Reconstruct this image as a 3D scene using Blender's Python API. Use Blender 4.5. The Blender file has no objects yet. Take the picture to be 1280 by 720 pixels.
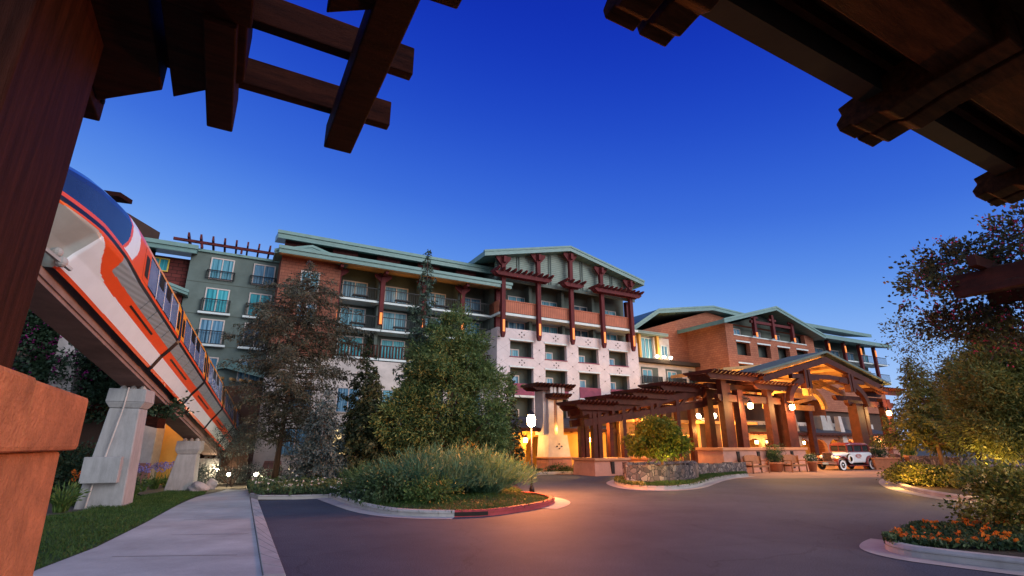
import bpy, bmesh, math, random
import numpy as np
from mathutils import Vector, Matrix
random.seed(7); rng = np.random.default_rng(7)
scene = bpy.context.scene
COL = scene.collection
R = math.radians
# ------------------------------------------------------------------ camera, sky, sun, exposure
EYE, PITCH, FPX = 1.6, R(17.0), 640.0
cam_d = bpy.data.cameras.new("camera"); cam = bpy.data.objects.new("camera", cam_d); COL.objects.link(cam)
cam.location = (0, 0, EYE); cam.rotation_euler = (R(90) + PITCH, 0, 0)
cam_d.sensor_width = 36; cam_d.lens = 18.0; cam_d.clip_start = .05; cam_d.clip_end = 3000
scene.camera = cam
world = bpy.data.worlds.new("World"); scene.world = world; world.use_nodes = True
def sky():
    nt = world.node_tree; N = nt.nodes; L = nt.links
    bg = N['Background']; out = N['World Output']
    st = N.new('ShaderNodeTexSky'); st.sky_type = 'NISHITA'; st.sun_disc = False
    st.sun_elevation = R(1.5); st.sun_rotation = R(122); st.ozone_density = 6; st.dust_density = .6
    tc = N.new('ShaderNodeTexCoord'); sx = N.new('ShaderNodeSeparateXYZ')
    L.new(tc.outputs['Generated'], sx.inputs[0])
    ramp = N.new('ShaderNodeValToRGB'); tl = N.new('ShaderNodeMath'); tl.operation = 'MULTIPLY_ADD'   # paler towards the left, where the sun went down
    L.new(sx.outputs['X'], tl.inputs[0]); tl.inputs[1].default_value = .11; L.new(sx.outputs['Z'], tl.inputs[2]); L.new(tl.outputs[0], ramp.inputs['Fac'])
    cr = ramp.color_ramp; cr.interpolation = 'B_SPLINE'
    stops = [(0, (.50, .66, .96)), (.15, (.38, .58, .95)), (.25, (.20, .41, .88)), (.33, (.10, .27, .80)), (.43, (.042, .15, .70)), (.57, (.013, .065, .57)), (.72, (.0045, .023, .44)), (1, (.003, .012, .28))]
    while len(cr.elements) < len(stops): cr.elements.new(.5)
    for e, (p, c) in zip(cr.elements, stops): e.position = p; e.color = (*c, 1)
    # afterglow: the half of the sky behind the camera, where the sun has just set, is paler and brighter
    gl = N.new('ShaderNodeMapRange'); gl.inputs['From Min'].default_value = .05; gl.inputs['From Max'].default_value = -.9
    gl.interpolation_type = 'SMOOTHSTEP'
    L.new(sx.outputs['Y'], gl.inputs['Value'])
    mx = N.new('ShaderNodeMix'); mx.data_type = 'RGBA'
    L.new(gl.outputs[0], mx.inputs['Factor']); L.new(ramp.outputs[0], mx.inputs['A']); mx.inputs['B'].default_value = (.86, .98, 1.22, 1)
    sc_ = N.new('ShaderNodeMix'); sc_.data_type = 'RGBA'; sc_.blend_type = 'ADD'; sc_.inputs['Factor'].default_value = .02
    L.new(mx.outputs['Result'], sc_.inputs['A']); L.new(st.outputs[0], sc_.inputs['B'])
    L.new(sc_.outputs['Result'], bg.inputs['Color']); bg.inputs['Strength'].default_value = 1.0
sky()
sun_d = bpy.data.lights.new("sun", 'SUN'); sun = bpy.data.objects.new("sun", sun_d); COL.objects.link(sun)
sun_d.energy = 2.4; sun_d.angle = R(40); sun_d.color = (1.0, .975, .96)
sun.rotation_euler = (R(90 - 17), 0, R(58))     # afterglow from behind the camera
scene.view_settings.view_transform = 'Standard'; scene.view_settings.look = 'None'
scene.view_settings.exposure = 0; scene.view_settings.gamma = 1
scene.cycles.use_denoising = True; scene.cycles.max_bounces = 6; scene.cycles.sample_clamp_indirect = 6
scene.cycles.transparent_max_bounces = 6

# ------------------------------------------------------------------ frames and pixel-to-ground helpers
TH = R(28.7); CU, SU = math.cos(TH), math.sin(TH)
def W(s, d, z=0.0): return Vector((s*CU - d*SU, s*SU + d*CU, z))       # hotel frame: s along the facades, d away from the drive
def ray(px, py):
    a = (px - 640)/FPX; b = (360 - py)/FPX
    return Vector((a, math.cos(PITCH) - b*math.sin(PITCH), math.sin(PITCH) + b*math.cos(PITCH)))
def sstep(a, b, x):
    t = min(1, max(0, (x - a)/(b - a))); return t*t*(3 - 2*t)
def gh(x, y): return -.25*sstep(14, 23, y)*sstep(-8.5, -12.5, x)        # the ground dips a little beyond the first pylon
def gp(px, py):
    r = ray(px, py); z = 0
    for _ in range(12):
        t = (z - EYE)/r.z; x, y = t*r.x, t*r.y; z = gh(x, y)
    return (x, y)
def at(px, py, Y):
    r = ray(px, py); t = Y/r.y; return Vector((t*r.x, Y, EYE + t*r.z))

# ------------------------------------------------------------------ materials
MATS = {}
def newmat(name):
    m = bpy.data.materials.new(name); m.use_nodes = True
    nt = m.node_tree; b = nt.nodes['Principled BSDF']; MATS[name] = m
    return m, nt, b
def rgba(c): return (*c, 1)
def plain(name, col, rough=.7, metal=0, var=.18, scale=3.0, bump=.0, bscale=40, spec=.3, stretch=(1, 1, 1), stain=0.0):
    m, nt, b = newmat(name); N = nt.nodes; L = nt.links
    b.inputs['Roughness'].default_value = rough; b.inputs['Metallic'].default_value = metal
    b.inputs['Specular IOR Level'].default_value = spec
    tc = N.new('ShaderNodeTexCoord'); mp = N.new('ShaderNodeMapping'); mp.inputs['Scale'].default_value = stretch
    L.new(tc.outputs['Object'], mp.inputs[0])
    n = N.new('ShaderNodeTexNoise'); n.inputs['Scale'].default_value = scale; n.inputs['Detail'].default_value = 6; n.inputs['Roughness'].default_value = .65
    L.new(mp.outputs[0], n.inputs['Vector'])
    r = N.new('ShaderNodeValToRGB'); r.color_ramp.elements[0].position = .3; r.color_ramp.elements[1].position = .7
    r.color_ramp.elements[0].color = rgba([max(0, c*(1 - var)) for c in col]); r.color_ramp.elements[1].color = rgba([min(1, c*(1 + var)) for c in col])
    L.new(n.outputs['Fac'], r.inputs[0]); last = r.outputs[0]
    if stain:
        n2 = N.new('ShaderNodeTexNoise'); n2.inputs['Scale'].default_value = scale*.23; n2.inputs['Detail'].default_value = 9; n2.inputs['Roughness'].default_value = .75
        L.new(tc.outputs['Object'], n2.inputs['Vector'])
        mr = N.new('ShaderNodeMapRange'); mr.inputs['From Min'].default_value = .45; mr.inputs['From Max'].default_value = .75
        mr.inputs['To Min'].default_value = 0; mr.inputs['To Max'].default_value = stain
        L.new(n2.outputs['Fac'], mr.inputs[0])
        mx = N.new('ShaderNodeMix'); mx.data_type = 'RGBA'; L.new(mr.outputs[0], mx.inputs['Factor']); L.new(last, mx.inputs['A'])
        mx.inputs['B'].default_value = rgba([c*.4 for c in col]); last = mx.outputs['Result']
    L.new(last, b.inputs['Base Color'])
    if bump:
        nb = N.new('ShaderNodeTexNoise'); nb.inputs['Scale'].default_value = bscale; nb.inputs['Detail'].default_value = 4
        L.new(mp.outputs[0], nb.inputs['Vector'])
        bp = N.new('ShaderNodeBump'); bp.inputs['Strength'].default_value = bump; bp.inputs['Distance'].default_value = .02
        L.new(nb.outputs['Fac'], bp.inputs['Height']); L.new(bp.outputs[0], b.inputs['Normal'])
    return m
def emit(name, col, strength):
    m, nt, b = newmat(name)
    b.inputs['Base Color'].default_value = rgba(col); b.inputs['Emission Color'].default_value = rgba(col); b.inputs['Emission Strength'].default_value = strength
    return m
def wallcoord(N, L):          # (s+d, z) so courses run level on every wall of an aligned building
    tc = N.new('ShaderNodeTexCoord'); sx = N.new('ShaderNodeSeparateXYZ'); L.new(tc.outputs['Object'], sx.inputs[0])
    ad = N.new('ShaderNodeMath'); L.new(sx.outputs['X'], ad.inputs[0]); L.new(sx.outputs['Y'], ad.inputs[1])
    cb = N.new('ShaderNodeCombineXYZ'); L.new(ad.outputs[0], cb.inputs['X']); L.new(sx.outputs['Z'], cb.inputs['Y'])
    return cb.outputs[0], ad.outputs[0], sx.outputs['Z'], tc
def brickmat(name, c1, c2, mort, bw, bh, msize=.02, rough=.85, bump=.5, off=.5):
    m, nt, b = newmat(name); N = nt.nodes; L = nt.links
    v, _, _, tc = wallcoord(N, L)
    t = N.new('ShaderNodeTexBrick'); L.new(v, t.inputs['Vector']); t.inputs['Scale'].default_value = 1
    t.inputs['Brick Width'].default_value = bw; t.inputs['Row Height'].default_value = bh; t.inputs['Mortar Size'].default_value = msize; t.offset = off
    t.inputs['Color1'].default_value = rgba(c1); t.inputs['Color2'].default_value = rgba(c2); t.inputs['Mortar'].default_value = rgba(mort)
    n = N.new('ShaderNodeTexNoise'); n.inputs['Scale'].default_value = .8; n.inputs['Detail'].default_value = 8; L.new(tc.outputs['Object'], n.inputs['Vector'])
    mr = N.new('ShaderNodeMapRange'); mr.inputs['To Min'].default_value = .7; mr.inputs['To Max'].default_value = 1.3; L.new(n.outputs['Fac'], mr.inputs[0])
    mx = N.new('ShaderNodeVectorMath'); mx.operation = 'SCALE'; L.new(t.outputs['Color'], mx.inputs[0]); L.new(mr.outputs[0], mx.inputs['Scale'])
    L.new(mx.outputs[0], b.inputs['Base Color']); b.inputs['Roughness'].default_value = rough; b.inputs['Specular IOR Level'].default_value = .2
    bp = N.new('ShaderNodeBump'); bp.inputs['Strength'].default_value = bump; bp.inputs['Distance'].default_value = .03; bp.invert = True
    L.new(t.outputs['Fac'], bp.inputs['Height']); L.new(bp.outputs[0], b.inputs['Normal'])
    return m
def wavemat(name, c1, c2, axis, period, rough=.6, sharp=.35, spec=.3, bump=.4):   # ribs or boards: stripes along one axis ('U' = along the wall, 'Z' = height)
    m, nt, b = newmat(name); N = nt.nodes; L = nt.links
    v, u, z, tc = wallcoord(N, L)
    mu = N.new('ShaderNodeMath'); mu.operation = 'DIVIDE'; L.new(u if axis == 'U' else z, mu.inputs[0]); mu.inputs[1].default_value = period
    fr = N.new('ShaderNodeMath'); fr.operation = 'FRACT'; L.new(mu.outputs[0], fr.inputs[0])
    r = N.new('ShaderNodeValToRGB'); L.new(fr.outputs[0], r.inputs[0])
    r.color_ramp.elements[0].position = 0; r.color_ramp.elements[0].color = rgba(c2)
    r.color_ramp.elements[1].position = sharp; r.color_ramp.elements[1].color = rgba(c1)
    n = N.new('ShaderNodeTexNoise'); n.inputs['Scale'].default_value = 2.5; n.inputs['Detail'].default_value = 7; L.new(tc.outputs['Object'], n.inputs['Vector'])
    mr = N.new('ShaderNodeMapRange'); mr.inputs['To Min'].default_value = .7; mr.inputs['To Max'].default_value = 1.3; L.new(n.outputs['Fac'], mr.inputs[0])
    mx = N.new('ShaderNodeVectorMath'); mx.operation = 'SCALE'; L.new(r.outputs[0], mx.inputs[0]); L.new(mr.outputs[0], mx.inputs['Scale'])
    L.new(mx.outputs[0], b.inputs['Base Color']); b.inputs['Roughness'].default_value = rough; b.inputs['Specular IOR Level'].default_value = spec
    if bump:
        bp = N.new('ShaderNodeBump'); bp.inputs['Strength'].default_value = bump; bp.inputs['Distance'].default_value = .03
        L.new(fr.outputs[0], bp.inputs['Height']); L.new(bp.outputs[0], b.inputs['Normal'])
    return m
def stuccomat(name, col, groove, p):     # white plaster scored with a diagonal lattice
    m, nt, b = newmat(name); N = nt.nodes; L = nt.links
    v, u, z, tc = wallcoord(N, L)
    def M(op, a, c):
        n = N.new('ShaderNodeMath'); n.operation = op
        for i, q in enumerate((a, c)):
            if q is None: continue
            if hasattr(q, 'links'): L.new(q, n.inputs[i])
            else: n.inputs[i].default_value = q
        return n.outputs[0]
    z2 = M('MULTIPLY', z, p/1.0)
    ds = []
    for sg in ('ADD', 'SUBTRACT'):
        f = M('FRACT', M('DIVIDE', M(sg, u, z2), 1.47), None); ds.append(M('ABSOLUTE', M('SUBTRACT', f, .5), None))
    mn = M('MINIMUM', ds[0], ds[1]); ln = M('LESS_THAN', mn, .008)
    n = N.new('ShaderNodeTexNoise'); n.inputs['Scale'].default_value = 1.1; n.inputs['Detail'].default_value = 8; n.inputs['Roughness'].default_value = .7; L.new(tc.outputs['Object'], n.inputs['Vector'])
    r = N.new('ShaderNodeValToRGB'); r.color_ramp.elements[0].position = .3; r.color_ramp.elements[1].position = .7
    r.color_ramp.elements[0].color = rgba([c*.82 for c in col]); r.color_ramp.elements[1].color = rgba([c*1.08 for c in col]); L.new(n.outputs['Fac'], r.inputs[0])
    mx = N.new('ShaderNodeMix'); mx.data_type = 'RGBA'; L.new(ln, mx.inputs['Factor']); L.new(r.outputs[0], mx.inputs['A']); mx.inputs['B'].default_value = rgba(groove)
    L.new(mx.outputs['Result'], b.inputs['Base Color']); b.inputs['Roughness'].default_value = .9; b.inputs['Specular IOR Level'].default_value = .2
    return m
def curtainmat(name, c1, c2, dark):
    m, nt, b = newmat(name); N = nt.nodes; L = nt.links
    tc = N.new('ShaderNodeTexCoord'); mp = N.new('ShaderNodeMapping'); mp.inputs['Scale'].default_value = (9, .01, .25); L.new(tc.outputs['Object'], mp.inputs[0])
    n = N.new('ShaderNodeTexNoise'); n.inputs['Scale'].default_value = 1; n.inputs['Detail'].default_value = 3; L.new(mp.outputs[0], n.inputs['Vector'])
    r = N.new('ShaderNodeValToRGB'); e = r.color_ramp.elements; e[0].position = .36; e[0].color = rgba(dark); e[1].position = .5; e[1].color = rgba(c1)
    q = e.new(.68); q.color = rgba(c2); L.new(n.outputs['Fac'], r.inputs[0])
    L.new(r.outputs[0], b.inputs['Base Color']); b.inputs['Roughness'].default_value = .25; b.inputs['Specular IOR Level'].default_value = .12
    return m
def leafmat(name, cols, trans=.25, rough=.55, nscale=.6):
    m, nt, b = newmat(name); N = nt.nodes; L = nt.links
    g = N.new('ShaderNodeNewGeometry'); tc = N.new('ShaderNodeTexCoord')
    n = N.new('ShaderNodeTexNoise'); n.inputs['Scale'].default_value = nscale; n.inputs['Detail'].default_value = 3; L.new(tc.outputs['Object'], n.inputs['Vector'])
    ad = N.new('ShaderNodeMath'); ad.operation = 'MULTIPLY_ADD'; L.new(g.outputs['Random Per Island'], ad.inputs[0]); ad.inputs[1].default_value = .6
    sb = N.new('ShaderNodeMath'); sb.operation = 'MULTIPLY_ADD'; L.new(n.outputs['Fac'], sb.inputs[0]); sb.inputs[1].default_value = 1.3; sb.inputs[2].default_value = -.45
    L.new(sb.outputs[0], ad.inputs[2])
    r = N.new('ShaderNodeValToRGB'); e = r.color_ramp.elements
    while len(e) < len(cols): e.new(.5)
    for i, c in enumerate(cols): e[i].position = i/(len(cols) - 1); e[i].color = rgba(c)
    L.new(ad.outputs[0], r.inputs[0]); L.new(r.outputs[0], b.inputs['Base Color'])
    b.inputs['Roughness'].default_value = rough; b.inputs['Specular IOR Level'].default_value = .25
    if trans:
        t = N.new('ShaderNodeBsdfTranslucent'); L.new(r.outputs[0], t.inputs['Color'])
        ms = N.new('ShaderNodeMixShader'); ms.inputs[0].default_value = trans
        L.new(b.outputs[0], ms.inputs[1]); L.new(t.outputs[0], ms.inputs[2]); L.new(ms.outputs[0], N['Material Output'].inputs[0])
    return m
def stonemat(name, cols, mortar, scale):
    m, nt, b = newmat(name); N = nt.nodes; L = nt.links
    tc = N.new('ShaderNodeTexCoord'); nz = N.new('ShaderNodeTexNoise'); nz.inputs['Scale'].default_value = 2.5; L.new(tc.outputs['Object'], nz.inputs['Vector'])
    va = N.new('ShaderNodeVectorMath'); va.operation = 'MULTIPLY_ADD'; L.new(nz.outputs['Color'], va.inputs[0]); va.inputs[1].default_value = (.25,)*3; L.new(tc.outputs['Object'], va.inputs[2])
    v1 = N.new('ShaderNodeTexVoronoi'); v1.inputs['Scale'].default_value = scale; L.new(va.outputs[0], v1.inputs['Vector'])
    v2 = N.new('ShaderNodeTexVoronoi'); v2.feature = 'DISTANCE_TO_EDGE'; v2.inputs['Scale'].default_value = scale; L.new(va.outputs[0], v2.inputs['Vector'])
    sx = N.new('ShaderNodeSeparateColor'); L.new(v1.outputs['Color'], sx.inputs[0])
    r = N.new('ShaderNodeValToRGB'); e = r.color_ramp.elements
    while len(e) < len(cols): e.new(.5)
    for i, c in enumerate(cols): e[i].position = i/(len(cols) - 1); e[i].color = rgba(c)
    L.new(sx.outputs[0], r.inputs[0])
    lt = N.new('ShaderNodeMath'); lt.operation = 'LESS_THAN'; L.new(v2.outputs['Distance'], lt.inputs[0]); lt.inputs[1].default_value = .05
    mx = N.new('ShaderNodeMix'); mx.data_type = 'RGBA'; L.new(lt.outputs[0], mx.inputs['Factor']); L.new(r.outputs[0], mx.inputs['A']); mx.inputs['B'].default_value = rgba(mortar)
    L.new(mx.outputs['Result'], b.inputs['Base Color']); b.inputs['Roughness'].default_value = .85
    bp = N.new('ShaderNodeBump'); bp.inputs['Strength'].default_value = .8; bp.inputs['Distance'].default_value = .05; L.new(v2.outputs['Distance'], bp.inputs['Height']); L.new(bp.outputs[0], b.inputs['Normal'])
    return m

M_WHITE = stuccomat('white_plaster', (.60, .51, .50), (.34, .27, .26), 1.55)
M_CREAM = plain('cream_plaster', (.52, .45, .41), .9, scale=1.5, stain=.25)
M_DGREEN = plain('dark_green_wall', (.085, .10, .085), .9, scale=1.2, stain=.3)
M_GGREEN = plain('grey_green_wall', (.115, .145, .13), .9, scale=.9, var=.2, stain=.3)
M_SIDING = wavemat('green_louvre_siding', (.20, .25, .21), (.07, .09, .08), 'Z', .16)
M_TEAL = wavemat('teal_metal_roof', (.115, .215, .195), (.07, .14, .125), 'Z', .13, .45, .25, .5)
M_TEALP = plain('teal_trim', (.145, .245, .22), .5, var=.15, scale=2)
M_PALE = plain('pale_trim', (.55, .60, .58), .6, var=.12)
M_RED = plain('red_stained_timber', (.10, .018, .019), .6, spec=.12, var=.35, scale=2, stretch=(4, 4, .6), bump=.15)
M_TIMBER = plain('brown_red_timber', (.060, .0145, .0085), .6, spec=.12, var=.4, scale=1.5, stretch=(2, 2, 2), bump=.2, stain=.3)
M_LTIMBER = plain('honey_timber', (.42, .22, .08), .6, var=.35, scale=1.5, bump=.2)
M_DKWOOD = plain('shaded_timber', (.030, .0072, .0034), .65, spec=.06, var=.65, scale=2.6, stretch=(1, 7, 7), bump=.6, stain=.4)  # the eaves timber again, its colour darkened to stand for shade
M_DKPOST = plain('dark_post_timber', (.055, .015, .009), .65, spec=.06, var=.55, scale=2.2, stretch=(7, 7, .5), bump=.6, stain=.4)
M_EAVES = plain('lamplit_eaves_timber', (.085, .027, .008), .65, spec=.06, var=.6, scale=2.6, stretch=(1, 7, 7), bump=.6, stain=.5)  # same timber, lighter and more orange to stand for lamp light on it
M_SOFFIT = plain('olive_soffit', (.055, .042, .02), .7, var=.3, scale=2, stain=.4)
M_BALC = wavemat('orange_timber_boards', (.40, .13, .07), (.16, .045, .03), 'U', .17, .7)
M_BURG = plain('burgundy_panel', (.20, .035, .07), .6, var=.25, scale=2)
M_BRICK = brickmat('terracotta_shingles', (.36, .135, .075), (.30, .105, .06), (.19, .065, .04), .36, .19, .012)
M_BAYBRICK = brickmat('russet_shingles', (.235, .085, .052), (.19, .066, .042), (.11, .04, .028), .36, .19, .012)
M_REDBRICK = brickmat('dark_red_shingles', (.15, .035, .03), (.105, .024, .022), (.05, .015, .014), .5, .22)
M_SLATE = brickmat('slate_roof', (.085, .085, .10), (.055, .055, .068), (.03, .03, .035), .4, .16, .012, .7)
M_YELLOW = plain('ochre_plaster', (.60, .31, .065), .9, var=.15, scale=1.2, stain=.2)
M_PINK = plain('pink_plaster', (.46, .22, .155), .85, var=.15, scale=2, stain=.3)
M_PINKTILE = brickmat('red_stone_base', (.30, .14, .12), (.24, .10, .09), (.14, .06, .055), .7, .9, .012)
M_CAPSTONE = plain('orange_cap_stone', (.45, .20, .10), .8, var=.2, scale=2, stain=.3)
M_PIER = plain('terracotta_stone', (.56, .175, .068), .85, var=.42, scale=3.2, bump=.9, bscale=38, stain=.85)  # terracotta, colour raised to a brighter orange in place of warm lamp light
M_CONC = plain('pale_concrete', (.40, .37, .34), .9, var=.2, scale=1.6, bump=.2, stain=.45)
M_PYLON = plain('painted_concrete', (.29, .285, .28), .85, var=.18, scale=2.2, bump=.3, stretch=(3, 3, .6), stain=.6)
M_BEAM = plain('concrete_beam', (.24, .165, .145), .9, var=.25, scale=1.5, bump=.3, stain=.5)
M_PATH = plain('path_concrete', (.40, .41, .375), .9, var=.2, scale=.9, bump=.25, bscale=25, stain=.5)
M_PLAZA = plain('plaza_paving', (.26, .15, .12), .85, var=.18, scale=.8, stain=.3)
M_REDKERB = plain('red_painted_kerb', (.40, .05, .05), .7, var=.3, scale=3, stain=.6)
M_SOIL = plain('dark_soil', (.05, .033, .022), .95, var=.5, scale=6, bump=.8, bscale=20)
M_TURF = plain('turf', (.030, .060, .014), .95, var=.4, scale=3, bump=.5)
M_GROUND = plain('ground_earth', (.07, .06, .045), .95, var=.3, scale=.6)
M_BLACK = plain('black_metal', (.012, .012, .014), .45, metal=.4, var=.1)
M_DARK = plain('dark_interior', (.03, .02, .016), .9)
M_BROWNWALL = plain('brown_wall', (.07, .035, .022), .85, var=.2, scale=1, stain=.3)
M_WINF = plain('window_frame_paint', (.50, .42, .38), .6, var=.1)
M_YELF = plain('yellow_window_frame', (.60, .42, .06), .6, var=.1)
M_CURT = curtainmat('curtained_glass', (.08, .25, .32), (.20, .40, .48), (.025, .10, .14))
M_CURTB = curtainmat('bright_curtained_glass', (.035, .27, .32), (.10, .42, .46), (.012, .12, .16))
M_CURTS = curtainmat('dark_room_glass', (.03, .06, .09), (.10, .16, .20), (.012, .02, .03))
M_CURTD = curtainmat('blue_curtained_glass', (.10, .23, .34), (.24, .38, .48), (.03, .08, .13))
M_TERRA = plain('terracotta_pot', (.46, .17, .08), .8, var=.2, scale=4)
M_BENCH = plain('bench_teak', (.25, .09, .03), .6, var=.3, scale=4)
M_FIELD = stonemat('field_stone', [(.04, .03, .035), (.16, .11, .10), (.07, .055, .06), (.30, .23, .20), (.11, .06, .05)], (.03, .025, .025), 5.5)
M_ROCK = plain('pale_rock', (.38, .33, .32), .9, var=.3, scale=3, bump=.7, bscale=8, stain=.4)
M_BARK = plain('bark', (.075, .045, .03), .95, var=.5, scale=3, stretch=(5, 5, .8), bump=.8, bscale=14)
M_BARKP = plain('pale_bark', (.19, .11, .06), .95, var=.4, scale=3, stretch=(5, 5, .8), bump=.6)
E_WARM = emit('warm_lamp_glass', (1.0, .66, .30), 14)
E_WHITE = emit('white_lamp_glass', (1.0, .86, .62), 18)
E_STREET = emit('street_lamp_glass', (1.0, .66, .30), 90)
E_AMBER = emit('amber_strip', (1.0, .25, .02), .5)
E_WIN = emit('lit_window', (1.0, .72, .34), 1.3)

def asphaltmat():
    m, nt, b = newmat('asphalt'); N = nt.nodes; L = nt.links
    tc = N.new('ShaderNodeTexCoord')
    n = N.new('ShaderNodeTexNoise'); n.inputs['Scale'].default_value = .35; n.inputs['Detail'].default_value = 10; n.inputs['Roughness'].default_value = .7; L.new(tc.outputs['Object'], n.inputs['Vector'])
    r = N.new('ShaderNodeValToRGB'); r.color_ramp.elements[0].position = .36; r.color_ramp.elements[1].position = .64
    r.color_ramp.elements[0].color = (.040, .047, .062, 1); r.color_ramp.elements[1].color = (.070, .078, .096, 1); L.new(n.outputs['Fac'], r.inputs[0])
    g = N.new('ShaderNodeTexNoise'); g.inputs['Scale'].default_value = 55; g.inputs['Detail'].default_value = 3; L.new(tc.outputs['Object'], g.inputs['Vector'])
    mr = N.new('ShaderNodeMapRange'); mr.inputs['From Min'].default_value = .3; mr.inputs['From Max'].default_value = .7; mr.inputs['To Min'].default_value = .45; mr.inputs['To Max'].default_value = 1.55; L.new(g.outputs['Fac'], mr.inputs[0])
    mx = N.new('ShaderNodeVectorMath'); mx.operation = 'SCALE'; L.new(r.outputs[0], mx.inputs[0]); L.new(mr.outputs[0], mx.inputs['Scale'])
    vz = N.new('ShaderNodeTexNoise'); vz.inputs['Scale'].default_value = 1.3; vz.inputs['Detail'].default_value = 6; L.new(tc.outputs['Object'], vz.inputs['Vector'])
    va = N.new('ShaderNodeVectorMath'); va.operation = 'MULTIPLY_ADD'; L.new(vz.outputs['Color'], va.inputs[0]); va.inputs[1].default_value = (.9, .9, 0); L.new(tc.outputs['Object'], va.inputs[2])
    cr = N.new('ShaderNodeTexVoronoi'); cr.feature = 'DISTANCE_TO_EDGE'; cr.inputs['Scale'].default_value = .28; L.new(va.outputs[0], cr.inputs['Vector'])
    cl = N.new('ShaderNodeMapRange'); cl.inputs['From Min'].default_value = .002; cl.inputs['From Max'].default_value = .006; cl.inputs['To Min'].default_value = .78; L.new(cr.outputs['Distance'], cl.inputs[0])
    mx2 = N.new('ShaderNodeVectorMath'); mx2.operation = 'SCALE'; L.new(mx.outputs[0], mx2.inputs[0]); L.new(cl.outputs[0], mx2.inputs['Scale']); mx = mx2
    L.new(mx.outputs[0], b.inputs['Base Color']); b.inputs['Roughness'].default_value = .8; b.inputs['Specular IOR Level'].default_value = .3
    bp = N.new('ShaderNodeBump'); bp.inputs['Strength'].default_value = .45; bp.inputs['Distance'].default_value = .012; L.new(g.outputs['Fac'], bp.inputs['Height']); L.new(bp.outputs[0], b.inputs['Normal'])
    return m
M_ASPH = asphaltmat()

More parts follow.
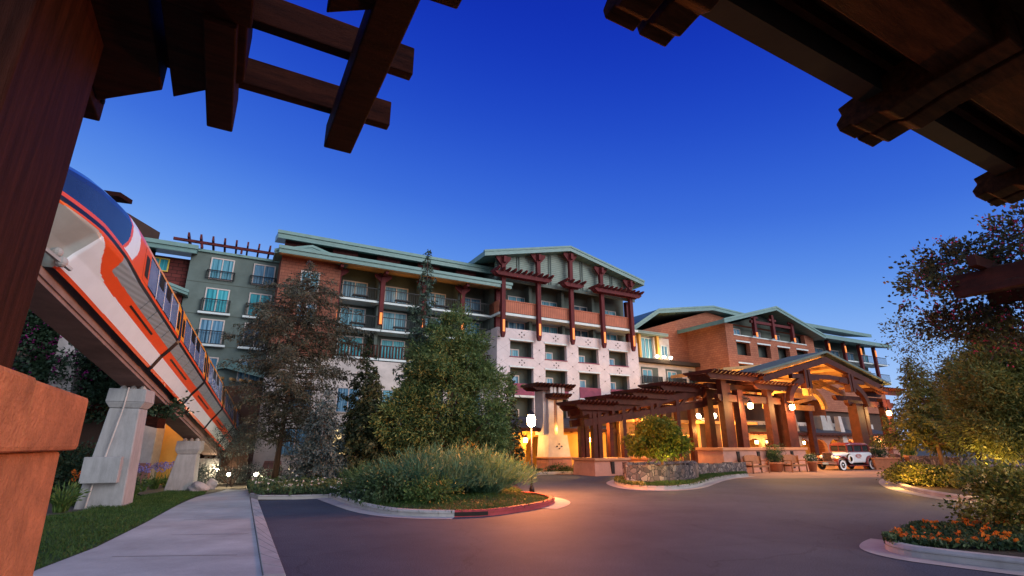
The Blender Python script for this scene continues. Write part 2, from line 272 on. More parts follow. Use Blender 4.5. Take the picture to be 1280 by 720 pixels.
# ------------------------------------------------------------------ mesh builder
MW = {}
class MB:
    def __init__(self, hotel=False): self.v = []; self.f = []; self.m = []; self.h = hotel
    def P(self, p): return W(*p) if self.h else Vector(p)
    def add(self, pts, faces, m=0):
        o = len(self.v); self.v += [self.P(p) for p in pts]; self.f += [tuple(i + o for i in f) for f in faces]; self.m += [m]*len(faces)
        return self
    def hexa(self, p, m=0):   # 8 points: bottom ring, top ring
        return self.add(p, [(3, 2, 1, 0), (4, 5, 6, 7), (0, 1, 5, 4), (1, 2, 6, 5), (2, 3, 7, 6), (3, 0, 4, 7)], m)
    def box(self, a0, a1, b0, b1, c0, c1, m=0):
        return self.hexa([(a0, b0, c0), (a1, b0, c0), (a1, b1, c0), (a0, b1, c0), (a0, b0, c1), (a1, b0, c1), (a1, b1, c1), (a0, b1, c1)], m)
    def frustum(self, a0, a1, b0, b1, z0, A0, A1, B0, B1, z1, m=0):
        return self.hexa([(a0, b0, z0), (a1, b0, z0), (a1, b1, z0), (a0, b1, z0), (A0, B0, z1), (A1, B0, z1), (A1, B1, z1), (A0, B1, z1)], m)
    def quad(self, pts, m=0): return self.add(pts, [tuple(range(len(pts)))], m)
    def prism(self, pts, ext, m=0):     # planar polygon pushed along ext
        n = len(pts); e = Vector(ext); q = [tuple(Vector(p) + e) for p in pts]
        return self.add(list(pts) + q, [tuple(range(n))[::-1], tuple(range(n, 2*n))] + [(i, (i + 1) % n, n + (i + 1) % n, n + i) for i in range(n)], m)
    def bar(self, p, q, w, h=None, m=0, up=(0, 0, 1)):
        h = h or w; p = Vector(p); q = Vector(q); t = (q - p).normalized(); u = Vector(up)
        if abs(t.dot(u)) > .98: u = Vector((0, 1, 0))
        a = t.cross(u).normalized()*w/2; b = a.cross(t).normalized()*h/2
        return self.hexa([tuple(x) for x in (p - a - b, p + a - b, p + a + b, p - a + b, q - a - b, q + a - b, q + a + b, q - a + b)], m)
    def tube(self, path, rad, n=8, m=0, cap=True):
        path = [Vector(p) for p in path]; k = len(path); rad = rad if hasattr(rad, '__len__') else [rad]*k
        rings = []; prev = None
        for i, p in enumerate(path):
            t = (path[min(i + 1, k - 1)] - path[max(i - 1, 0)]).normalized()
            a = prev if prev is not None else Vector((1, 0, 0) if abs(t.x) < .9 else (0, 1, 0))
            a = (a - t*a.dot(t)).normalized(); prev = a; b = t.cross(a)
            rings.append([tuple(p + rad[i]*(a*math.cos(2*math.pi*j/n) + b*math.sin(2*math.pi*j/n))) for j in range(n)])
        pts = [q for r in rings for q in r]; fs = [(i*n + j, i*n + (j + 1) % n, (i + 1)*n + (j + 1) % n, (i + 1)*n + j) for i in range(k - 1) for j in range(n)]
        if cap: fs += [tuple(range(n))[::-1], tuple((k - 1)*n + j for j in range(n))]
        return self.add(pts, fs, m)
    def lathe(self, c, prof, n=16, m=0):       # profile of (radius, z)
        pts = [(c[0] + r*math.cos(2*math.pi*j/n), c[1] + r*math.sin(2*math.pi*j/n), c[2] + z) for r, z in prof for j in range(n)]
        k = len(prof); fs = [(i*n + j, i*n + (j + 1) % n, (i + 1)*n + (j + 1) % n, (i + 1)*n + j) for i in range(k - 1) for j in range(n)]
        fs += [tuple(range(n))[::-1], tuple((k - 1)*n + j for j in range(n))]
        return self.add(pts, fs, m)
    def ball(self, c, r, n=10, k=7, m=0):
        rx, ry, rz = r if hasattr(r, '__len__') else (r, r, r)
        pts = [(c[0] + rx*math.sin(math.pi*i/k)*math.cos(2*math.pi*j/n), c[1] + ry*math.sin(math.pi*i/k)*math.sin(2*math.pi*j/n), c[2] - rz*math.cos(math.pi*i/k)) for i in range(k + 1) for j in range(n)]
        return self.add(pts, [(i*n + j, i*n + (j + 1) % n, (i + 1)*n + (j + 1) % n, (i + 1)*n + j) for i in range(k) for j in range(n)], m)
    def wall(self, s0, s1, z0, z1, d, holes, depth, m=0, mr=None):    # facade sheet with real openings and reveals (hotel frame)
        mr = m if mr is None else mr
        ss = sorted({s0, s1, *[x for h in holes for x in h[:2]]}); zs = sorted({z0, z1, *[x for h in holes for x in h[2:4]]})
        for a, b in zip(ss, ss[1:]):
            for c, e in zip(zs, zs[1:]):
                mx, mz = (a + b)/2, (c + e)/2
                if not any(h[0] < mx < h[1] and h[2] < mz < h[3] for h in holes): self.quad([(a, d, c), (b, d, c), (b, d, e), (a, d, e)], m)
        for a, b, c, e in holes:
            D = d + depth
            self.quad([(a, d, c), (a, D, c), (a, D, e), (a, d, e)], mr); self.quad([(b, D, c), (b, d, c), (b, d, e), (b, D, e)], mr)
            self.quad([(a, d, c), (b, d, c), (b, D, c), (a, D, c)], mr); self.quad([(a, D, e), (b, D, e), (b, d, e), (a, d, e)], mr)
        return self
    def build(self, name, mat, parent=None, smooth=False, origin=None, bevel=0):
        me = bpy.data.meshes.new(name); ob = bpy.data.objects.new(name, me); COL.objects.link(ob)
        if parent is not None: ob.parent = parent; mw = MW[parent.name]
        else:
            xs = np.array([tuple(p) for p in self.v]); o = origin or Vector(((xs[:, 0].min() + xs[:, 0].max())/2, (xs[:, 1].min() + xs[:, 1].max())/2, xs[:, 2].min()))
            mw = Matrix.Translation(o) @ Matrix.Rotation(TH if self.h else 0, 4, 'Z'); ob.location = o; ob.rotation_euler = (0, 0, TH if self.h else 0)
        MW[ob.name] = mw; inv = mw.inverted()
        me.from_pydata([inv @ p for p in self.v], [], self.f)
        for mm in (mat if isinstance(mat, (list, tuple)) else [mat]): me.materials.append(mm)
        me.polygons.foreach_set('material_index', self.m)
        if smooth: me.polygons.foreach_set('use_smooth', [True]*len(self.f))
        me.update()
        if bevel:
            b = ob.modifiers.new('bevel', 'BEVEL'); b.width = bevel; b.segments = 2; b.limit_method = 'ANGLE'
        return ob
def tag(o, label, cat, group=None, kind=None):
    o['label'] = label; o['category'] = cat
    if group: o['group'] = group
    if kind: o['kind'] = kind
    return o
def thing(name, label, cat, loc, rz=0.0, group=None):
    o = bpy.data.objects.new(name, None); COL.objects.link(o); o.empty_display_size = .3
    o.location = loc; o.rotation_euler = (0, 0, rz); MW[o.name] = Matrix.Translation(Vector(loc)) @ Matrix.Rotation(rz, 4, 'Z')
    return tag(o, label, cat, group)
def hthing(name, label, cat, s, d, z=0, group=None): return thing(name, label, cat, W(s, d, z), TH, group)
def setting(o): o['kind'] = 'structure'; return o
def copytree(o, loc, rz=None, label=None):
    c = o.copy(); COL.objects.link(c); c.location = loc
    if rz is not None: c.rotation_euler = (0, 0, rz)
    if label: c['label'] = label
    for ch in o.children:
        e = ch.copy(); COL.objects.link(e); e.parent = c
        for g in ch.children:
            k = g.copy(); COL.objects.link(k); k.parent = e
            if k.type == 'LIGHT': pass
    return c
def lamp(name, parent, pos, power, col=(1, .62, .28), rad=.12, spot=None):
    l = bpy.data.lights.new(name, 'POINT'); l.energy = power; l.color = col; l.shadow_soft_size = rad
    o = bpy.data.objects.new(name, l); COL.objects.link(o)
    if parent is not None: o.parent = parent; o.location = MW[parent.name].inverted() @ Vector(pos)
    else: o.location = pos
    return o
def sheet(name, poly, mat, dz, cut=1.0):
    """A ground sheet following the terrain: polygon cut into cells, each vertex dropped on gh()."""
    bm = bmesh.new(); bm.faces.new([bm.verts.new((x, y, 0)) for x, y in poly])
    if bm.faces: bm.faces.ensure_lookup_table()
    xs = [p[0] for p in poly]; ys = [p[1] for p in poly]
    if min(xs) < -8.5:
        for ax, lo, hi in ((0, max(min(xs), -16), min(max(xs), -8)), (1, max(min(ys), 13), min(max(ys), 24))):
            k = lo + cut
            while k < hi:
                g = list(bm.verts) + list(bm.edges) + list(bm.faces)
                bmesh.ops.bisect_plane(bm, geom=g, plane_co=(k, 0, 0) if ax == 0 else (0, k, 0), plane_no=(1, 0, 0) if ax == 0 else (0, 1, 0)); k += cut
    for v in bm.verts: v.co.z = gh(v.co.x, v.co.y) + dz
    bmesh.ops.triangulate(bm, faces=bm.faces); bmesh.ops.recalc_face_normals(bm, faces=bm.faces)
    for f in bm.faces:
        if f.normal.z < 0: f.normal_flip()
    me = bpy.data.meshes.new(name); bm.to_mesh(me); bm.free(); me.materials.append(mat)
    o = bpy.data.objects.new(name, me); COL.objects.link(o); o['kind'] = 'structure'; return o
def smoothpoly(pts, n=4, closed=True):
    out = []; k = len(pts); P = [Vector((*p, 0)) for p in pts]
    for i in range(k if closed else k - 1):
        p0, p1, p2, p3 = (P[(i - 1) % k], P[i], P[(i + 1) % k], P[(i + 2) % k]) if closed else (P[max(i - 1, 0)], P[i], P[i + 1], P[min(i + 2, k - 1)])
        for j in range(n):
            t = j/n; out.append(.5*((2*p1) + (p2 - p0)*t + (2*p0 - 5*p1 + 4*p2 - p3)*t*t + (3*p1 - p0 - 3*p2 + p3)*t**3))
    if not closed: out.append(P[-1])
    return [(p.x, p.y) for p in out]
def kerb(name, line, w=.16, h=.13, mat=None, side=1, closed=False, z0=-.02):
    """Kerb stone along an open line, w wide to the given side, with a rounded outer top edge."""
    P = [Vector((*p, 0)) for p in line]; n = len(P); mb = MB(); rings = []
    for i, p in enumerate(P):
        a = P[(i - 1) % n] if closed or i else P[0]; b = P[(i + 1) % n] if closed or i < n - 1 else P[-1]
        t = (b - a).normalized(); nn = Vector((-t.y, t.x, 0))*side; z = gh(p.x, p.y)
        rings.append([tuple(p + nn*o + Vector((0, 0, z + zz))) for o, zz in ((0, z0), (.015, h*.75), (.05, h), (w, h), (w, z0))])
    pts = [q for r in rings for q in r]; fs = []
    for i in range(n if closed else n - 1):
        for j in range(4): fs.append((i*5 + j, ((i + 1) % n)*5 + j, ((i + 1) % n)*5 + j + 1, i*5 + j + 1))
    if not closed: fs += [(0, 1, 2, 3, 4), tuple((n - 1)*5 + j for j in (4, 3, 2, 1, 0))]
    o = mb.add(pts, fs).build(name, mat or M_CONC); return setting(o)
# ------------------------------------------------------------------ ground, drive, paths
def big_sheet(name, mat, z):
    xs = [-900, -300, -100, -40] + [x for x in np.arange(-20, -7, 1.0)] + [0, 40, 100, 300, 900]
    ys = [-300, -60, -10, 5] + [y for y in np.arange(13, 25, 1.0)] + [40, 80, 200, 600, 1500]
    mb = MB(); nx = len(xs); mb.v = [Vector((x, y, gh(x, y) + z)) for y in ys for x in xs]
    mb.f = [(j*nx + i, j*nx + i + 1, (j + 1)*nx + i + 1, (j + 1)*nx + i) for j in range(len(ys) - 1) for i in range(nx - 1)]; mb.m = [0]*len(mb.f)
    return setting(mb.build(name, mat, origin=Vector((0, 0, 0))))
big_sheet('ground', M_GROUND, -.02)
G = lambda *p: [gp(*q) for q in p]
# asphalt drive: parking bay at the left, then everything up to the plaza
drive = G((357, 722), (322, 626)) + G((410, 623), (470, 604), (560, 596), (660, 594.5), (790, 592)) + [(7.0, 33.2), (8.6, 29.8)] + G((935, 598), (1040, 597), (1140, 596)) + [(30, 33), (60, 40), (60, -12), (-4.0, -12)]
sheet('asphalt_drive', drive, M_ASPH, .0)
plaza = [W(21.5, 21.6)[:2]] + G((935, 598.5), (1040, 597.5), (1145, 596)) + [W(60, 14)[:2], W(60, 33)[:2], W(17, 33)[:2], W(17, 25.3)[:2]]
sheet('plaza_paving', plaza, M_PLAZA, .004)
# concrete path and its kerb strip along the parking bay
pr = G((328, 722), (318, 660), (312, 622), (311, 612))
pl = G((283, 612), (255, 619), (222, 632), (180, 655), (120, 685), (45, 714)) + [(-4.6, 4.0), (-3.8, .5)]
path_poly = [(-3.0, .5)] + pr + pl
path = sheet('concrete_path', path_poly, M_PATH, .012)
strip = [(-2.2, .5)] + G((357, 722), (322, 626), (316, 621), (310, 620.5)) + [gp(312, 622), gp(318, 660), gp(328, 722), (-2.55, .5)]
mbk = MB()
inner = [(-2.6, .5)] + G((329, 722), (319, 660), (313, 623)); outer = [(-2.2, .5)] + G((357, 722), (340, 676), (322, 626))
for (a, b), (c, e) in zip(zip(inner, inner[1:]), zip(outer, outer[1:])):
    for i in range(6):
        u, v = i/6, (i + .97)/6
        A, B, C_, D = [Vector((*p, 0)) for p in (a, b, c, e)]
        q = [A.lerp(B, u), C_.lerp(D, u), C_.lerp(D, v), A.lerp(B, v)]
        mbk.hexa([(p.x, p.y, gh(p.x, p.y) - .03) for p in q] + [(p.x, p.y, gh(p.x, p.y) + .035) for p in q])
setting(mbk.build('kerb_strip', M_CONC, bevel=.008))
# sawn joints across the path
for y in (6.6, 8.4, 10.3, 12.3, 14.4, 16.6, 19.0):
    xr = -2.75 - (y - 5)*.405; xl = -4.9 - (y - 5)*.30 if y < 9 else -5.6 - (y - 9)*.50
    jm = MB(); jm.v = [Vector((x, yy, gh(x, yy) + .0155)) for x, yy in ((xl, y), (xr, y + .12), (xr, y + .135), (xl, y + .015))]; jm.f = [(0, 1, 2, 3)]; jm.m = [0]; setting(jm.build('path_joint', M_DARK))
# lawn beside the path
lawn_poly = G((255, 618), (222, 631), (180, 654), (120, 684), (45, 713)) + [(-4.7, 4.0), (-5.5, 3.5), (-8.5, 6), (-11, 10)] + G((100, 640), (165, 622), (215, 613), (262, 606.5))
sheet('lawn', lawn_poly, M_TURF, .006)
# planting strip behind the bay, then the island that ends in the red kerb
far_kerb = [gp(x, y) for x, y in ((311, 620.5), (322, 623.5), (365, 623.5), (410, 622.5))]
isl = [gp(x, y) for x, y in ((410, 622.5), (432, 630), (458, 638), (490, 643.5), (530, 646), (568, 646.5))]
isl_red = smoothpoly([gp(x, y) for x, y in ((568, 646.5), (610, 645), (650, 640), (682, 634), (693, 629), (690, 625.5), (676, 622), (655, 620))], 4, False)
isl_s = smoothpoly(isl, 4, False)
kerb('kerb', far_kerb, .14, .10, side=1); kerb('kerb', isl_s, .16, .14, side=1); kerb('red_painted_kerb', isl_red, .16, .14, M_REDKERB, side=1)
bed1 = far_kerb + isl_s[1:] + isl_red[1:] + G((640, 600), (560, 599), (470, 608), (400, 606), (320, 607.5), (308, 612))
sheet('planting_bed', bed1, M_SOIL, .075)
def offset(line, w, side):
    P = [Vector((*p, 0)) for p in line]; out = []
    for i, p in enumerate(P):
        t = (P[min(i + 1, len(P) - 1)] - P[max(i - 1, 0)]).normalized(); out.append((p.x - t.y*side*w, p.y + t.x*side*w))
    return out
def gutter(line, w, side):
    o = offset(line, w, side); mb = MB(); n = len(line)
    mb.v = [Vector((x, y, gh(x, y) + .008)) for x, y in list(line) + o]; mb.f = [(i, i + 1, n + i + 1, n + i) for i in range(n - 1)]; mb.m = [0]*(n - 1)
    return setting(mb.build('gutter', M_CONC))
# storm drain mouth in the first stretch of the red kerb
dm = MB(); o_ = offset(isl_red[:5], .004, -1)
for i in range(4):
    (ax, ay), (bx_, by_) = o_[i], o_[i + 1]; dm.quad([(ax, ay, .02), (bx_, by_, .02), (bx_, by_, .105), (ax, ay, .105)])
dm = dm.build('storm_drain_inlet', M_DARK); tag(dm, 'dark storm drain mouth in the red kerb of the island', 'drain')
gutter(isl_s, .38, -1); gutter(isl_red[len(isl_red)*2//5:], .45, -1)
# middle island with the stone planter
mid = smoothpoly([gp(x, y) for x, y in ((936, 595.5), (915, 597.5), (897, 600.5), (884, 604.5), (868, 609.5), (840, 612.5), (800, 612), (778, 608.5), (768, 604), (775, 600))], 4, False)
kerb('kerb', mid, .18, .14, side=-1)
gutter(mid, .35, 1)
midbed = mid + G((800, 596), (870, 593), (930, 592))
sheet('island_lawn', midbed, M_TURF, .10)
# right-hand beds
rb1 = smoothpoly([gp(x, y) for x, y in ((1128, 596), (1117, 600), (1117, 605), (1132, 612), (1160, 618.5), (1200, 625), (1250, 630))], 4, False) + [(21, 17.5)]
kerb('kerb', rb1, .18, .14, side=1); gutter(rb1, .5, -1)
sheet('planting_bed', rb1 + [(40, 22), (40, 36), W(52, 18)[:2]] + G((1145, 592)), M_SOIL, .08)
rb2 = smoothpoly([gp(x, y) for x, y in ((1190, 661), (1150, 668), (1118, 677), (1107, 684), (1112, 690), (1140, 697), (1200, 705), (1290, 716))], 4, False) + [(9.0, 6.6), (14, 6.2)]
kerb('kerb', rb2, .19, .15, side=1); gutter(rb2[8:], .35, -1)
sheet('planting_bed', rb2 + [(16, 10), (12, 11)], M_SOIL, .09)
# small verge in front of the ochre arcade
vg = [W(*p)[:2] for p in ((12, 26.2), (17.5, 25.9), (20.3, 25.3), (20.5, 26.5), (12, 27.4))]
kerb('kerb', vg[:3], .16, .12, side=1); sheet('planting_bed', vg, M_SOIL, .07)

# ------------------------------------------------------------------ hotel pieces
wrnd = random.Random(11)
def window(par, s0, s1, z0, z1, d, glass=None, frame=None, mull=1, name='window', label=None):
    fw = .07; mb = MB(True)
    if glass in (M_CURT, M_CURTB, M_CURTD) or glass is None: glass = wrnd.choices((glass or M_CURT, M_CURT, M_CURTD, M_CURTS), (6, 1.5, 1.5, 1))[0]
    mb.box(s0, s1, d - .06, d, z1 - fw, z1).box(s0, s1, d - .08, d, z0, z0 + fw*.8).box(s0, s0 + fw, d - .06, d, z0 + fw*.8, z1 - fw).box(s1 - fw, s1, d - .06, d, z0 + fw*.8, z1 - fw)
    for k in range(mull):
        x = s0 + (s1 - s0)*(k + 1)/(mull + 1); mb.box(x - .03, x + .03, d - .055, d, z0 + fw*.8, z1 - fw)
    f = mb.build(name, frame or M_WINF, par)
    if label: f['label'] = label
    MB(True).quad([(s0 + fw, d - .025, z0 + fw*.8), (s1 - fw, d - .025, z0 + fw*.8), (s1 - fw, d - .025, z1 - fw), (s0 + fw, d - .025, z1 - fw)]).build('pane', glass or M_CURT, f)
    return f
def railing(par, s0, s1, z0, z1, d, mat=None, step=.13, th=.02, name='balcony_rail', sides=0):
    mb = MB(True); mb.box(s0, s1, d, d + .05, z1 - .05, z1).box(s0, s1, d, d + .04, z0, z0 + .04)
    k = max(2, int((s1 - s0)/step))
    for i in range(k + 1):
        x = s0 + (s1 - s0 - th)*i/k; mb.box(x, x + th, d + .012, d + .012 + th, z0 + .04, z1 - .05)
    if sides:
        for x in (s0, s1 - .05):
            mb.box(x, x + .05, d + .05, d + sides, z1 - .05, z1)
            for j in range(1, 5): mb.box(x + .01, x + .03, d + sides*j/5, d + sides*j/5 + .02, z0, z1 - .05)
    return mb.build(name, mat or M_BLACK, par)
def trellis(mb, s0, s1, z, d, depth=.9, h=.24, step=.45, m=0):
    """Two carriers with pointed ends and the rafter tails that lie across them."""
    for dd in (d, d + depth - .15):
        mb.prism([(s0 + .25, dd, z), (s1 - .25, dd, z), (s1, dd, z + h*.6), (s1, dd, z + h), (s0, dd, z + h), (s0, dd, z + h*.6)], (0, .15, 0), m)
    k = max(2, int((s1 - s0 - .2)/step))
    for i in range(k + 1):
        x = s0 + .06 + (s1 - s0 - .24)*i/k
        mb.prism([(x, d - .42, z + h + .12), (x, d - .2, z + h), (x, d + depth + .2, z + h), (x, d + depth + .42, z + h + .12), (x, d + depth + .42, z + h + .2), (x, d - .42, z + h + .2)], (.12, 0, 0), m)
def gable_roof(par, sL, sA, sR, zL, zA, zR, d0, d1, th=.38, name='roof', mat=None):
    mb = MB(True); mb.prism([(sL, d0, zL), (sL, d0, zL - th), (sA, d0, zA - th), (sR, d0, zR - th), (sR, d0, zR), (sA, d0, zA)], (0, d1 - d0, 0))
    r = mb.build(name, mat or M_TEAL, par)
    f = MB(True)      # raised cap along both rakes
    f.prism([(sL - .04, d0 - .05, zL + .05), (sL - .04, d0 - .05, zL - .10), (sA, d0 - .05, zA - .10), (sR + .04, d0 - .05, zR - .10), (sR + .04, d0 - .05, zR + .05), (sA, d0 - .05, zA + .05)], (0, .2, 0))
    f.build('fascia', M_TEALP, r); return r

# ---- white plaster block with the big green gable
D = 31.3; BAY = 2.95; SB = [16.98, 19.88, 22.86, 25.79]
g = hthing('hotel_building', 'white plaster hotel block with big grey-green louvred gable on dark red columns', 'building', 22.3, D)
holes = []
for s in SB:
    holes += [(s, s + 1.9, 7.53, 8.66), (s, s + 1.9, 5.66, 6.76), (s, s + 1.9, 3.3, 4.72)]
mb = MB(True); mb.wall(15.95, 28.8, -.3, 9.42, D, holes, .28)
mb.quad([(15.95, D, -.3), (15.95, 40, -.3), (15.95, 40, 9.42), (15.95, D, 9.42)]).quad([(28.8, D, -.3), (28.8, 40, -.3), (28.8, 40, 9.42), (28.8, D, 9.42)])
mb.box(15.95, 28.8, D, D + .25, 9.42, 9.50); mb.box(15.95, 16.2, D + .25, 34, 9.42, 9.5).box(28.55, 28.8, D + .25, 34, 9.42, 9.5)
mb.build('wall', M_WHITE, g)
mb = MB(True)
for a, b, c, e in holes:
    mb.quad([(a - .01, D + .85, c - .3), (b + .01, D + .85, c - .3), (b + .01, D + .85, e + .3), (a - .01, D + .85, e + .3)])
    mb.quad([(a, D + .28, c), (a, D + .85, c), (a, D + .85, e), (a, D + .28, e)]).quad([(b, D + .85, c), (b, D + .28, c), (b, D + .28, e), (b, D + .85, e)])
    mb.quad([(a, D + .28, e), (b, D + .28, e), (b, D + .85, e), (a, D + .85, e)]).quad([(a, D + .28, c), (b, D + .28, c), (b, D + .85, c), (a, D + .85, c)])
mb.build('loggia_lining', M_DGREEN, g)
for s in SB:
    for z0, z1 in ((7.53, 8.66), (5.66, 6.76), (3.3, 4.72)):
        window(g, s - .02, s + 1.15, z0 - .25, z0 + .66, D + .82, M_CURTD if z0 < 7 else M_CURT)
        MB(True).box(s - .06, s + 1.96, D - .07, D, z1, z1 + .09).build('lintel', M_PALE, g)
        if z0 != 5.66: MB(True).box(s - .04, s + 1.94, D - .05, D, z0 - .06, z0).build('sill', M_BURG, g)
    MB(True).box(s - .03, s + 1.93, D - .06, D, 4.86, 5.66).build('balcony_panel', M_BURG, g)
    MB(True).box(s - .06, s + 1.96, D - .09, D, 4.78, 4.86).build('sill', M_PALE, g)
    mm = MB(True)
    for zc in (9.12, 7.12):
        for dx, dz in ((-.2, 0), (.2, 0), (0, .17), (0, -.17)):
            mm.box(s + .95 + dx - .045, s + .95 + dx + .045, D - .012, D + .02, zc + dz - .045, zc + dz + .045)
    for zc in (8.1, 7.1, 6.2, 5.2): mm.box(s + 2.37, s + 2.45, D - .012, D + .02, zc, zc + .07)
    mm.build('wall_inlay', M_DARK, g)
mb = MB(True); mb.quad([(15.95, 32.7, 9.4), (28.8, 32.7, 9.4), (28.8, 32.7, 15), (15.95, 32.7, 15)])
mb.quad([(15.97, 32.7, 9.4), (15.97, 40, 9.4), (15.97, 40, 15), (15.97, 32.7, 15)]).quad([(28.78, 32.7, 9.4), (28.78, 40, 9.4), (28.78, 40, 15), (28.78, 32.7, 15)])
for x in (19.1, 22.05, 25.0): mb.box(x - .12, x + .12, 32.0, 32.7, 9.5, 13.1)
mb.build('upper_wall', M_DGREEN, g)
for s in (16.1, 28.3): MB(True).box(s, s + .45, 31.75, 32.1, 9.5, 13.05).build('timber_post', M_RED, g)
for i in range(4):
    s = 16.25 + i*BAY
    window(g, s + 1.25, s + 2.75, 11.2, 12.34, 32.68, M_CURT); window(g, s + 1.25, s + 2.75, 9.45, 10.36, 32.68, M_CURT)
    MB(True).box(s + .16, s + BAY - .16, 31.12, 31.2, 10.6, 11.42).build('balcony_panel', M_BALC, g)
    MB(True).box(s + .14, s + BAY - .14, 31.08, 31.24, 11.42, 11.5).build('hand_rail', M_BALC, g)
MB(True).box(15.95, 28.75, 31.05, 32.7, 10.36, 10.54).build('balcony_slab', M_PALE, g)
MB(True).box(16.0, 16.06, 31.2, 32.65, 10.6, 11.45).build('balcony_panel', M_BALC, g)
# louvred gable wall with vertical battens and its sill board
zr = lambda s: 16.35 - .225*abs(s - 21.95)
MB(True).prism([(15.9, D + .1, 13.1), (28.85, D + .1, 13.1), (28.85, D + .1, zr(28.85) - .3), (21.95, D + .1, zr(21.95) - .3), (15.9, D + .1, zr(15.9) - .3)], (0, .3, 0)).build('gable_wall', M_SIDING, g)
mb = MB(True)
for x in (17.7, 20.5, 23.5, 26.5): mb.box(x - .13, x - .05, D + .04, D + .1, 13.1, zr(x) - .35).box(x + .05, x + .13, D + .04, D + .1, 13.1, zr(x) - .35)
mb.box(15.9, 28.85, D - .02, D + .1, 12.98, 13.22); mb.build('gable_trim', M_GGREEN, g)
gable_roof(g, 14.55, 21.95, 29.35, 14.70, 16.42, 14.70, 30.55, 41)
for i in range(5):
    s = 16.2 + i*BAY; zt = zr(s) - .35
    c = MB(True); c.box(s - .15, s + .15, 30.78, 31.06, 9.0, zt); c.frustum(s - .09, s + .09, 30.82, 31.02, 8.72, s - .15, s + .15, 30.78, 31.06, 9.0)
    c.build('column', M_RED, g)
    b = MB(True)
    for sg in (-1, 1):
        b.prism([(s + sg*.15, 30.84, zt - .75), (s + sg*.62, 30.84, zt - .2), (s + sg*.62, 30.84, zt), (s + sg*.15, 30.84, zt)], (0, .16, 0))
    b.box(s - .1, s + .1, 30.58, 30.78, zt - .55, zt - .1); b.build('bracket', M_RED, g)
    a = MB(True); a.box(s - .08, s + .08, 30.755, 30.775, 9.1, 9.95); a.build('uplight_glow', E_AMBER, g)  # emissive plate stands in for the amber uplight glow on the column
for a, b in ((15.3, 20.0), (21.1, 22.95), (24.0, 28.75)):
    m_ = MB(True); trellis(m_, a, b, 13.05, 30.35, .55, .3, .42); m_.build('trellis', M_RED, g)

# ---- left wing: two-tier eaves over balconies, brick stair bay, white plinth
g = hthing('hotel_building', 'long dark green hotel wing with two-tier teal eaves above open balconies', 'building', 9, 33)
mb = MB(True); mb.quad([(5.2, 33.6, 5.2), (16, 33.6, 5.2), (16, 33.6, 13.3), (5.2, 33.6, 13.3)])
mb.quad([(16, 31.9, 9.4), (16, 40, 9.4), (16, 40, 13.4), (16, 31.9, 13.4)]).quad([(5.2, 33.6, -1), (5.2, 40, -1), (5.2, 40, 13), (5.2, 33.6, 13)])
for x in (7.9, 10.75, 13.6): mb.box(x - .1, x + .1, 32.7, 33.6, 5.2, 12.6)
mb.build('wall', M_DGREEN, g)
mb = MB(True); lh = []
for i in range(4): lh.append((5.6 + i*2.75, 7.4 + i*2.75, 3.6, 4.9)); lh.append((5.6 + i*2.75, 7.4 + i*2.75, 5.75, 6.5))
mb.wall(1.7, 15.94, -1, 6.6, 32.2, [], .3); mb.build('plinth_wall', M_CREAM, g)
for i in range(4):
    s = 5.55 + i*2.8
    window(g, s + .1, s + 1.75, 10.65, 12.0, 33.58, M_CURTD); window(g, s + .1, s + 1.75, 8.8, 10.2, 33.58, M_CURT); window(g, s + .1, s + 1.75, 6.95, 8.3, 33.58, M_CURTB)
    for z in (10.5, 8.65, 6.8):
        MB(True).box(s - .25, s + 2.5, 32.25, 33.6, z - .13, z).build('balcony_slab', M_PALE, g)
        railing(g, s - .2, s + 2.45, z + .03, z + .85, 32.3, M_BLACK if z > 7 else M_TIMBER, .14 if z > 7 else .2, .02 if z > 7 else .08)
        if z > 8: MB(True).box(s + .7, s + 1.7, 32.7, 33.1, z + .35, z + .42).box(s + .75, s + .8, 32.75, 32.8, z, z + .35).box(s + 1.6, s + 1.65, 33, 33.05, z, z + .35).build('balcony_table', M_BLACK, g)
for s in (5.15, 7.95, 10.8, 13.62):
    c = MB(True); c.box(s - .14, s + .14, 32.02, 32.24, 8.9, 12.2); c.build('column', M_RED, g)
    b = MB(True)
    for sg in (-1, 1): b.prism([(s + sg*.14, 32.06, 11.75), (s + sg*.55, 32.06, 12.1), (s + sg*.55, 32.06, 12.3), (s + sg*.14, 32.06, 12.3)], (0, .14, 0))
    b.box(s - .09, s + .09, 31.2, 32.02, 12.1, 12.3); b.build('bracket', M_RED, g)
    MB(True).box(s - .08, s + .08, 31.99, 32.015, 8.95, 9.7).build('uplight_glow', E_AMBER, g)  # glowing plate in place of amber uplight on the column
mb = MB(True); mb.prism([(1.5, 30.9, 12.30), (1.5, 30.9, 12.66), (1.5, 34.0, 13.35), (1.5, 34.0, 13.0)], (15.4, 0, 0)); lo = mb.build('lower_roof', M_TEAL, g)
MB(True).box(1.45, 16.95, 30.82, 30.92, 12.55, 12.74).build('fascia', M_TEALP, lo)
MB(True).prism([(1.55, 30.98, 12.27), (1.55, 33.6, 12.84), (1.55, 33.6, 12.9), (1.55, 30.98, 12.33)], (15.3, 0, 0)).build('soffit', M_LTIMBER, lo)
for i in range(5): mb = MB(True); mb.box(1.9 + i*2.9, 3.5 + i*2.9, 33.2, 33.4, 13.1, 14.0); mb.build('clerestory_wall', M_REDBRICK, g)
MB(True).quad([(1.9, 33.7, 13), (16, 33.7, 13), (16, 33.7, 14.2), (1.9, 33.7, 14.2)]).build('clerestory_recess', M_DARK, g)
mb = MB(True); mb.prism([(1.4, 32.5, 13.78), (1.4, 32.5, 14.2), (1.4, 36, 15.1), (1.4, 36, 14.7)], (14.9, 0, 0)); up = mb.build('upper_roof', M_TEAL, g)
MB(True).box(1.35, 16.35, 32.42, 32.52, 14.08, 14.28).build('fascia', M_TEALP, up)
